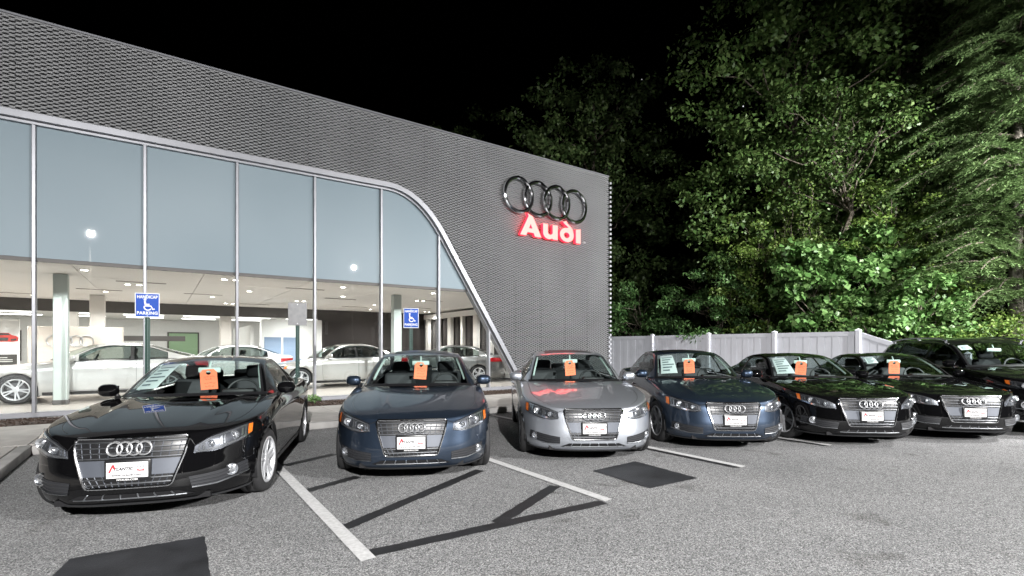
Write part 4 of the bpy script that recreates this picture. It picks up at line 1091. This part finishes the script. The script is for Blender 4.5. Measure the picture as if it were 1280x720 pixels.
# hang tag and window sheet meshes
tagsh = [(-.095, -.125), (.095, -.125), (.095, .085), (.060, .125), (-.060, .125), (-.095, .085)]
TAGM = shape_mesh([tagsh, arc(0, .085, .028, 0, 340, 12)], .0012); xform(TAGM, UPRIGHT)
def scribble(seed):
    rg = random.Random(seed); b = MB()
    for k, z in enumerate((.035, 0, -.045, -.085)):
        x = -.06 + rg.random()*.02
        while x < .05:
            w = rg.uniform(.012, .03); b.tube([(x, -.0035, z+rg.uniform(-.008, .008)), (x+w*.5, -.0035, z+rg.uniform(-.012, .012)), (x+w, -.0035, z+rg.uniform(-.008, .008))], .0022, 4); x += w+rg.uniform(.004, .02)
    return b.mesh('handwriting')
def sheet_on_screen(car, root, w, frac, sz, lean=0.0, number=None):
    """paper sticker just behind the screen"""
    K = car.K; wr, zr, bow = pchip([(p[0], p[1]) for p in K['rail']]), pchip([(p[0], p[2]) for p in K['rail']]), pchip(K['bow'])
    def pt(q, l, dz=-.012): return (wr(l)*q, l-bow(l)*(1-abs(q)**2.2)-K['L']/2+.012, zr(l)+K['crown']*(1-abs(q)**2.3)+dz)
    a, c = K['ws']; la, lc = a+(c-a)*frac[0], a+(c-a)*frac[1]
    b = MB(); b.grid([[pt(w[0]+(w[1]-w[0])*i/4, la+(lc-la)*j/6) for j in range(7)] for i in range(5)]); st_ = b.obj('price_sheet', 'paper', root, fix=False)
    b = MB()
    for j in range(7):
        t = .1+.8*j/6; t2 = t+.05; q0, q1 = w[0]+(w[1]-w[0])*.12, w[0]+(w[1]-w[0])*(.55+.35*((j*7) % 3)/2)
        b.grid([[pt(q0+(q1-q0)*i/4, la+(lc-la)*x, -.007) for x in (t, t2)] for i in range(5)])
    o = b.obj('print_line', 'paper_ink', st_)
    b = MB(); qq = (w[0]+(w[1]-w[0])*.06, w[0]+(w[1]-w[0])*.94); b.grid([[pt(qq[0]+(qq[1]-qq[0])*i/4, la+(lc-la)*(.80+.17*j/2), -.0065) for j in range(3)] for i in range(5)]); 
    if number: o = b.obj('year_sticker', 'sign_white', st_)

def rot2(back): return Vector((math.sin(back), math.cos(back)))
def lot_car(car, name, label, cat, lat, dep, vp, pnt, tag_label, steer=0.0, sheet_q=None, tagdx=0.0, **k):
    """lat/dep: badge position from the camera; vp: photo column the car's axis runs to"""
    ang = math.atan((vp-640)/FPX) + R(YAW); f = Vector(from_cam(lat, dep)); d = rot2(ang); c = f + d*car.K['L']/2
    root = car.place(name, label, cat, (c.x, c.y, 0), ang, pnt, 'cars parked in a row on the lot', steer=steer, **k)
    if tag_label:
        m_ = car.mirror; Mr = Matrix.Translation(root.location) @ Matrix.Rotation(-ang, 4, 'Z'); p = Mr @ Vector((m_[0]+tagdx, m_[1]-.028, m_[2]-.115))
        t = link('hang_tag', TAGM, 'tag_orange', None, p); t.rotation_euler = (0, random.uniform(-.14, .14), -ang + random.uniform(-.35, .35)); tag(t, tag_label, 'tag', 'orange price tags hanging behind windscreens')
        link('handwriting', scribble(int(lat*100)), 'tag_ink', t)
    if sheet_q: sheet_on_screen(car, root, *sheet_q, (.33, .33), number=True)
    return root
C1 = lot_car(coupe, 'parked_coupe', 'black coupe parked nearest the camera at the left end of the row', 'car', -3.2, 4.2, 468, 'paint_black', 'orange paper tag behind the windscreen of the nearest black coupe', steer=R(-6), sheet_q=((-.86, -.50), (.12, .92)))
C2 = lot_car(sedan, 'parked_sedan', 'dark blue sedan facing the camera between black coupe and silver sedan', 'car', -1.09, 5.45, 557, 'paint_blue', 'orange paper tag behind the windscreen of the blue sedan left of the silver car')
C3 = lot_car(sedan, 'parked_sedan', 'silver sedan with red sign reflection on its bonnet', 'car', 1.045, 6.38, 618, 'paint_silver', 'orange paper tag behind the windscreen of the silver sedan')
C4 = lot_car(sedan, 'parked_sedan', 'dark blue sedan in front of the pale fence, right of the silver sedan', 'car', 3.15, 7.1, 662, 'paint_blue', 'orange paper tag behind the windscreen of the blue sedan by the fence', steer=R(8), sheet_q=((-.86, -.52), (.1, .93)))
C5 = lot_car(coupe, 'parked_coupe', 'black coupe right beside the blue sedan by the fence', 'car', 5.29, 7.4, 690, 'paint_black', 'orange paper tag in the black coupe beside the blue sedan by the fence', steer=R(20), sheet_q=((-.86, -.52), (.1, .93)))
C6 = lot_car(coupe, 'parked_coupe', 'black coupe parked in front of the black SUV', 'car', 7.17, 7.8, 742, 'paint_black', 'orange paper tag in the black coupe next to the black SUV', sheet_q=((-.86, -.62), (.55, .95)))
C7 = lot_car(suv, 'parked_suv', 'tall black SUV with roof rails at the right edge', 'car', 9.2, 7.9, 745, 'paint_black', None, sheet_q=((-.88, -.66), (.7, .95)))
# inside the showroom
IG = 'cars on display inside the showroom'
coupe.place('showroom_coupe', 'silver-white coupe behind the glass at the left end of the showroom', 'car', (-1.22, 17.45, FZ), R(90), 'paint_white_silver', IG, scale=1.08, plate=False)
sedan.place('showroom_sedan', 'pale grey sedan behind the glass just right of the blank grey sign', 'car', (5.25, 18.1, FZ), R(90), 'paint_pale_grey', IG, scale=1.03, plate=False)
sedan.place('showroom_sedan', 'dark grey sedan standing behind the slanted end of the glass', 'car', (9.55, 18.2, FZ), R(125), 'paint_dark_grey', IG, plate=False)
sedan.place('showroom_sedan', 'white car deep inside the showroom behind the silver-white coupe', 'car', (2.0, 21.4, FZ), R(90), 'paint_white', IG, plate=False)

# ------------------------------------------------------------------ parking signs
def sign_post(root, h):
    b = MB(); w, d = .046, .026   # open channel section with a row of holes
    sec = [(-w/2-.012, 0), (-w/2, 0), (-w/2+.008, d), (w/2-.008, d), (w/2, 0), (w/2+.012, 0)]
    b.grid([[(x, y, z) for x, y in sec] for z in (0, h)]); b.grid([[(x, y+.003, z) for x, y in sec] for z in (0, h)], flip=True)
    b.obj('post', 'post_green', root, ang=20)
    b = MB()
    for k in range(int(h/.05)): b.lathe([(d-.0015, 0), (d-.0015, .0055)], 8, 'y', (0, 0, .05+k*.05))
    b.obj('post_holes', 'sign_back', root)
WCH = [arc(.012, -.028, .052, 160, 330, 16) + arc(.012, -.028, .036, 330, 160, 16)]
def handicap_sign(x, y, zc, w, h, rz, label, face=True):
    root = empty('parking_sign', (x, y, KH), rz); tag(root, label, 'sign', 'signs along the kerb')
    sign_post(root, zc+h*.45-KH); zc -= KH
    b = MB(); b.rbox((0, -.006, zc), (w, .004, h), .0018, 1); p_ = b.obj('panel', 'sign_white' if face else 'sign_back', root)
    for dz in (-.42, .42): b = MB(); b.lathe([(-.014, 0), (-.013, .007), (-.008, .009)], 10, 'y', (0, 0, zc+h*dz)); b.obj('bolt', 'satin_chrome', root)
    if not face: return
    b = MB(); b.rbox((0, -.0095, zc), (w*.93, .003, h*.94), .001, 1); b.obj('blue_field', 'sign_blue', root)
    k = w/.36
    for t_, dz in (('HANDICAP', .335), ('PARKING', -.335)):
        me = text_mesh(t_, .075*k, .0008, 0, .0022*k, spacing=1.05); wd = max(v.co.x for v in me.vertices)*2
        xform(me, Matrix.Translation((0, -.0125, zc+h*dz)) @ UPRIGHT @ Matrix.Diagonal((w*.84/wd, 1.0, 1, 1))); link('lettering', me, 'sign_white', root)
    sy_ = [WCH[0], arc(-.022, .083, .017, 0, 340, 12), [(-.036, .058), (-.012, .058), (-.008, .022), (.034, .022), (.034, .008), (.0, .008), (.030, -.002), (.052, -.002), (.078, -.052), (.094, -.046), (.098, -.058), (.072, -.070), (.044, -.018), (-.022, -.018)]]
    b = None
    for lp in sy_:
        me = shape_mesh([[(q[0]*1.2*k-.006, q[1]*1.2*k-.002) for q in lp]], .0008+.0003*sy_.index(lp)); xform(me, Matrix.Translation((0, -.0125-.0008*sy_.index(lp), zc)) @ UPRIGHT); link('wheelchair_symbol', me, 'sign_white', root)
handicap_sign(-.16, 9.95, 2.16, .325, .385, R(-8), 'blue handicap parking sign behind the nearest black coupe')
handicap_sign(2.10, 9.95, 2.10, .325, .42, R(-18), 'blank grey sign panel on a green post right of the nearest black coupe', face=False)
handicap_sign(4.36, 9.95, 2.10, .315, .42, R(-22), 'blue handicap parking sign behind the blue sedan left of the silver car')

# small plant in the mulch
def leaf_quads(C, D, Nn, ln, wd, fold=.12):
    """C bases, D directions, Nn normals (arrays) -> verts, faces of one folded leaf each (two triangles)"""
    n = len(C); Sd = np.cross(D, Nn); Sd /= np.linalg.norm(Sd, axis=1)[:, None]+1e-9
    ln = np.broadcast_to(ln, (n,))[:, None]; wd = np.broadcast_to(wd, (n,))[:, None]
    a = C; t = C + D*ln; l_ = C + D*ln*.45 + Sd*wd*.5 + Nn*ln*fold; r_ = C + D*ln*.45 - Sd*wd*.5 + Nn*ln*fold
    V = np.stack([a, r_, t, l_], 1).reshape(-1, 3); F_ = np.arange(4*n).reshape(-1, 4)
    return V, F_
def unit(v): return v/(np.linalg.norm(v, axis=-1, keepdims=True)+1e-9)
def fast_mesh(name, V, F_):
    me = bpy.data.meshes.new(name); n = len(F_); me.vertices.add(len(V)); me.vertices.foreach_set('co', V.astype(np.float32).ravel())
    me.loops.add(4*n); me.loops.foreach_set('vertex_index', F_.astype(np.int32).ravel()); me.polygons.add(n); me.polygons.foreach_set('loop_start', np.arange(0, 4*n, 4, dtype=np.int32))
    me.update(calc_edges=True); me.validate(); return me
def leaf_cloud(cent, rad, per, ln, flat=.5, droop=.25, wide=.6):
    """leaves scattered through ellipsoid clumps, mostly in the outer part, facing out and up"""
    cent = np.repeat(np.asarray(cent), per, 0); rad = np.repeat(np.asarray(rad), per)
    n = len(cent); o = unit(rng.normal(size=(n, 3))); r = rng.random(n)**.45
    C = cent + o*(r*rad)[:, None]*np.array([1, 1, flat])
    Nn = unit(o*.45 + rng.normal(size=(n, 3))*.5 + np.array([0, 0, .6]))
    D = unit(np.cross(Nn, rng.normal(size=(n, 3)))*1 + np.array([0, 0, -droop]))
    Nn = unit(Nn - D*np.sum(Nn*D, 1)[:, None])
    L_ = ln*rng.uniform(.6, 1.25, n); return leaf_quads(C, D, Nn, L_, L_*wide)
pl = empty('bedding_plant', (*on_ground(420, 497, .2)[:2], .14)); pl.location.y = 12.6; pl.location.x = 2.95
tag(pl, 'small pale plant in the mulch bed between the coupe and the blue sedan', 'plant')
V, F_ = leaf_cloud(np.array([[.15*math.cos(a), .15*math.sin(a), .10+.04*(a % 1)] for a in np.linspace(0, 6, 8)]), np.full(8, .12), 26, .07)
link('foliage', fast_mesh('foliage', V, F_), 'leaf_maple', pl)
b = MB()
for a in np.linspace(0, 6, 8): b.tube([(0, 0, -.03), (.15*math.cos(a), .15*math.sin(a), .12)], .004, 4)
b.obj('stem', 'bark', pl)

# ------------------------------------------------------------------ vinyl fence
FX = 16.35
fe = empty('vinyl_fence', (FX, 8, 0)); tag(fe, 'pale grey vinyl panel fence running behind the parked cars', 'fence')
def fpart(b, name, par=fe, loc=None, **k):
    o = b.obj(name, 'vinyl', par, **k); return o
py_ = [18.24, 15.83, 13.43, 10.88, 8.49, 6.10, 3.72]
b = MB(); b.rbox((0, 0, .98), (.13, .13, 1.96), .012, 1); b.add([(-.08,-.08,1.96), (.08,-.08,1.96), (.08,.08,1.96), (-.08,.08,1.96), (0,0,2.015)], [(0,1,4), (1,2,4), (2,3,4), (3,0,4), (3,2,1,0)]); pm = b.mesh('post', ang=30)
b = MB(); b.rbox((0, 0, .66), (.13, .13, 1.32), .012, 1); b.add([(-.08,-.08,1.32), (.08,-.08,1.32), (.08,.08,1.32), (-.08,.08,1.32), (0,0,1.375)], [(0,1,4), (1,2,4), (2,3,4), (3,0,4), (3,2,1,0)]); pm2 = b.mesh('post', ang=30)
def at_f(o, y): o.location = (0, y-8, 0); return o
for i, y in enumerate(py_): at_f(link('post', pm if y > 5 else pm2, 'vinyl', fe), y)
for ya, yb_ in zip(py_[:-1], py_[1:]):
    n_b = 11; L_ = ya-yb_-.13; top = lambda y: 1.93 if yb_ > 5 else 1.24 + .69*max(0, (y-3.72)/2.38)**1.4
    for zc, hh in ((.14, .16), (None, .13)):
        b = MB(); rows = []
        for k in range(7):
            y = yb_+.065+L_*k/6; z1 = (zc+hh/2) if zc else top(y); z0 = z1-hh
            rows.append([(-.03, y, z0), (.03, y, z0), (.03, y, z1), (-.03, y, z1), (-.03, y, z0)])
        b.grid(rows); o = b.obj('rail', 'vinyl', fe, fix=True, ang=30); o.location = (-0, -8, 0)
    for k in range(n_b):
        y0, y1 = yb_+.065+L_*k/n_b+.004, yb_+.065+L_*(k+1)/n_b-.004; za, zb_ = top(y0)-.10, top(y1)-.10
        b = MB(); b.add([(-.012, y0, .2), (-.012, y1, .2), (-.012, y1, zb_), (-.012, y0, za), (.012, y0, .2), (.012, y1, .2), (.012, y1, zb_), (.012, y0, za)], [(3,2,1,0), (4,5,6,7), (0,1,5,4), (1,2,6,5), (2,3,7,6), (3,0,4,7)])
        o = b.obj('board', 'vinyl', fe, smooth=False); o.location = (.006*(k % 2), -8, 0)

# ------------------------------------------------------------------ lot lamps behind the camera
for i, (p, aim, en) in enumerate(LAMPS):
    d = Vector((aim[0]-p[0], aim[1]-p[1], 0)).normalized(); rz = math.atan2(-d.x, d.y)
    root = empty('lot_lamp', (p[0]-d.x*.9, p[1]-d.y*.9, 0), rz)
    tag(root, ['tall parking lot lamp behind the camera to the left', 'tall parking lot lamp behind the camera to the right', 'tall parking lot lamp beyond the right end of the row'][i], 'lamp', 'lamps of the parking lot')
    b = MB(); b.lathe([(0, .30), (.75, .30), (.75, 0)], 24, 'z'); b.obj('base', 'kerb_concrete', root)
    b = MB(); b.tube([(0, 0, .7), (0, 0, p[2]+.1)], [.075, .05], 12); b.tube([(0, 0, p[2]+.05), (0, .7, p[2]+.09)], .035, 8); b.obj('pole', 'lamp_pole', root)
    b = MB(); b.rbox((0, .9, p[2]+.10), (.42, .62, .14), .03, 2); b.obj('lamp_head', 'lamp_pole', root)
    b = MB(); b.box((0, .9, p[2]+.022), (.30, .46, .012)); b.obj('lamp_lens', 'lamp_lens', root, smooth=False)
    li = bpy.data.lights.new('lamp_light', 'SPOT'); li.energy = en; li.color = LAMP_COL; li.spot_size = R(166 if i < 2 else 124); li.spot_blend = .85; li.shadow_soft_size = .12
    lo = bpy.data.objects.new('lamp_light', li); COL.objects.link(lo); lo.parent = root; lo.location = (0, .9, p[2]-.12)
    v = Vector((0, .52, -1.0)) if i < 2 else Vector((0, 1, -.62)); lo.rotation_euler = v.to_track_quat('-Z', 'Y').to_euler()

# ------------------------------------------------------------------ trees beyond the fence
def from_px(px, dep): return from_cam((px-640)/FPX*dep, dep)
def limb(b, a, c, r0, r1, wob=.12, n=6):
    a, c = Vector(a), Vector(c); L_ = (c-a).length; pts = []
    for k in range(n+1):
        t = k/n; q = a.lerp(c, t) + Vector([random.uniform(-1, 1)*wob*L_*math.sin(math.pi*t)*.5 for _ in range(3)]); q.z += .08*L_*math.sin(math.pi*t); pts.append(q)
    b.tube(pts, [r0+(r1-r0)*k/n for k in range(n+1)], 6); return pts
def tree(label, px, dep, top, rw, z0, mat, clumps, per, leaf, trunk=.16, bark='bark', crad=(.55, 1.0), lean=(0, 0), wide=.6, low=.25, name='tree', cat='tree', group='trees beyond the fence', wide_low=1.0):
    x, y = from_px(px, dep); root = empty(name, (x, y, 0), random.random()*6); tag(root, label, cat, group)
    zc = (z0+top)/2; hz = (top-z0)/2; C = []; rd = []
    for k in range(clumps):
        while True:
            p = rng.normal(size=3); p /= np.linalg.norm(p); r = rng.random()**.36
            q = p*r; t = (q[2]+1)/2
            ww = rw*(wide_low + (1-wide_low)*t) * (1 + .22*math.sin(3.1*math.atan2(p[1], p[0])+k % 3))
            C.append((q[0]*ww + lean[0]*t, q[1]*ww + lean[1]*t, zc + q[2]*hz)); rd.append(rng.uniform(*crad)); break
    V, F_ = leaf_cloud(np.array(C), np.array(rd), per, leaf, wide=wide)
    V = V[:]; V[:, 2] = np.maximum(V[:, 2], .03)
    link('crown', fast_mesh('crown', V, F_), mat, root)
    b = MB(); tip = Vector((lean[0]*.9, lean[1]*.9, z0+(top-z0)*.82))
    pts = limb(b, (0, 0, -.05), tip, trunk, trunk*.18, .06, 10)
    for k in range(min(len(C), 34)):
        c = C[int(k*len(C)/34) % len(C)]; t = min(.9, max(low, (c[2]-.5)/max(1, tip.z) - .12)); i = int(t*(len(pts)-1)); limb(b, pts[i], c, trunk*.32*(1-t*.6), .012, .18, 5)
    b.obj('trunk', bark, root)
    return root
tree('dark broadleaf tree rising behind the right end of the building', 742, 28, 18.0, 4.7, 1.5, 'leaf_dark', 300, 75, .24, .22)
tree('dim treetop just showing over the sloping roof line', 590, 36, 18.5, 4.0, 6.0, 'leaf_dark', 90, 60, .3, .25)
tree('tall dense tree at the centre of the wood, crown reaching out of frame', 985, 20.5, 17.5, 4.0, 2.5, 'leaf_mid', 330, 85, .2, .24, lean=(.3, -.2))
tree('dark tree filling the gap between the tall tree and the conifer', 1125, 20.5, 19.0, 4.2, 3.0, 'leaf_dark', 300, 80, .2, .22)
tree('shadowy tree far back between building and tall tree', 868, 34, 9.0, 5.0, 1.0, 'leaf_dark', 150, 70, .26, .2)
tree('dark tree behind the conifer at the right edge', 1290, 19, 18, 4.5, 3.0, 'leaf_dark', 240, 75, .2, .22)
tree('half bare tree with forked pale branches above the maples', 1050, 17.6, 11.5, 2.3, 5.4, 'leaf_mid', 60, 90, .13, .13, bark='bark', low=.4, crad=(.45, .8))
# lower growth against the fence
under = [('feathery sumac shrub beside the building corner', 800, 23.5, 4.82, 2.41, .3, 'leaf_sumac', 70, 70, .19, .34),
 ('dense sumac thicket above the middle of the fence', 895, 20.5, 5.19, 2.53, .3, 'leaf_sumac', 90, 80, .17, .34),
 ('vine-hung green mound behind the fence centre', 955, 19.5, 7.62, 2.02, .5, 'leaf_vine', 120, 90, .11, .7),
 ('bright maple sapling with broad pale leaves above the fence bend', 1022, 17.0, 5.36, 1.46, .4, 'leaf_maple', 80, 90, .20, .85),
 ('slender maple sapling right of the brightest maple', 1088, 16.6, 5.65, 1.33, .4, 'leaf_maple', 74, 90, .19, .85),
 ('low maple bush left of the conifer trunk', 1150, 15.2, 3.80, 1.34, .3, 'leaf_maple', 66, 85, .16, .8),
 ('tall vine-covered thicket behind the maples', 1120, 16.8, 7.6, 1.9, .5, 'leaf_vine', 120, 85, .11, .7),
 ('yellow-green undergrowth below the conifer branches', 1215, 14.2, 2.59, 1.41, .2, 'leaf_vine', 70, 85, .09, .7),
 ('leafy bush at the foot of the conifer at the frame edge', 1290, 14.0, 2.41, 1.21, .2, 'leaf_vine', 56, 80, .09, .7),
 ('ivy mass trailing over the fence bend', 1075, 15.6, 2.82, 1.11, .3, 'leaf_mid', 46, 90, .10, .8)]
for (lb, px, dep, top, rw, z0, mat, cl, per, lf, wd) in under:
    tree(lb, px, dep, top, rw, z0, mat, cl, per, lf, .05, crad=(.28, .55), wide=wd, name='shrub', cat='shrub', group='undergrowth along the fence', low=.1)
# hanging vines
def vine(label, px, dep, ztop, zbot, n, spread):
    x, y = from_px(px, dep); root = empty('vine', (x, y, 0)); tag(root, label, 'vine', 'vines hanging from the trees')
    b = MB(); Cs = []
    for k in range(n):
        p = Vector((random.uniform(-1, 1)*spread, random.uniform(-1, 1)*spread, random.uniform(zbot+1.5, ztop))); pts = [p.copy()]
        dx = random.uniform(-.25, .25); dy = random.uniform(-.25, .25)
        while p.z > zbot and len(pts) < 16: p = p + Vector((dx*.25+random.uniform(-.08, .08), dy*.25+random.uniform(-.08, .08), -random.uniform(.12, .28))); pts.append(p.copy())
        b.tube(pts, .008, 4); Cs += [tuple(q) for q in pts]
    b.obj('stem', 'bark', root)
    V, F_ = leaf_cloud(np.array(Cs), np.full(len(Cs), .16), 9, .10, droop=.7, wide=.75); link('foliage', fast_mesh('foliage', V, F_), 'leaf_vine', root)
vine('vine strands hanging in front of the tall tree', 985, 19.2, 8.0, 3.0, 26, 1.3)
vine('vine strands trailing between maples and conifer', 1140, 18.6, 9.0, 4.0, 30, 1.6)

# conifer with drooping sprays
def conifer(label, px, dep, top, r0):
    x, y = from_px(px, dep); root = empty('conifer_tree', (x, y, 0)); tag(root, label, 'tree', 'trees beyond the fence')
    b = MB(); b.tube([(0, 0, -.05), (.03, .02, 1.2), (0, .05, 3), (.05, 0, 8), (0, 0, top)], [.24, .20, .17, .10, .02], 12); b.obj('trunk', 'bark_pale', root)
    bb = MB(); VV = []; FF = []; off = 0; z = 3.0
    while z < top-.4:
        nb_ = 7; Lb = (r0*(1-(z/top)**1.3)+.5)
        for k in range(nb_):
            a = R(195) + random.uniform(-2.3, 2.3); L_ = Lb*random.uniform(.38, 1.15); dv = np.array([math.cos(a), math.sin(a), 0]); sd = np.array([-dv[1], dv[0], 0])
            n = 20; t = np.linspace(0, 1, n); ax = np.outer(t*L_, dv) + np.outer(.10*L_*np.sin(t*2.4) - random.uniform(.12, .34)*L_*t**2.4, [0, 0, 1]) + np.array([0, 0, z])
            bb.tube([tuple(p) for p in ax[::3]], [.035*(1-i/8)+.006 for i in range(len(ax[::3]))], 5)
            # side twigs, each a flat spray of short needles
            C = []; D = []
            for i in range(2, n):
                for s_ in (1, -1):
                    tl = L_*.40*(1-t[i]*.70)*random.uniform(.7, 1.2); td = unit(dv*.7 + sd*s_*.85 + np.array([0, 0, -.12-random.random()*.22]))
                    m_ = max(4, int(tl/.036)); q = np.linspace(.05, 1, m_)
                    P0 = ax[i] + np.outer(q*tl, td) + np.outer(-q**2*tl*.25, [0, 0, 1])
                    for s2 in (1, -1):
                        nd = unit(td*.8 + unit(np.cross(td, [0, 0, 1]))*s2*.9 + rng.normal(size=(m_, 3))*.38)
                        C.append(P0); D.append(nd)
            C = np.concatenate(C); D = np.concatenate(D); Nn = unit(np.array([0, 0, 1]) + rng.normal(size=C.shape)*.25); Nn = unit(Nn - D*np.sum(Nn*D, 1)[:, None])
            V, F_ = leaf_quads(C, D, Nn, .12*rng.uniform(.7, 1.2, len(C)), .036, .02); VV.append(V); FF.append(F_+off); off += len(V)
        z += random.uniform(.30, .46)
    bb.obj('branches', 'bark', root)
    link('crown', fast_mesh('crown', np.concatenate(VV), np.concatenate(FF)), 'needle', root)
conifer('tall conifer with drooping lit branches and pale trunk at the right edge', 1272, 15.0, 17.0, 3.7)
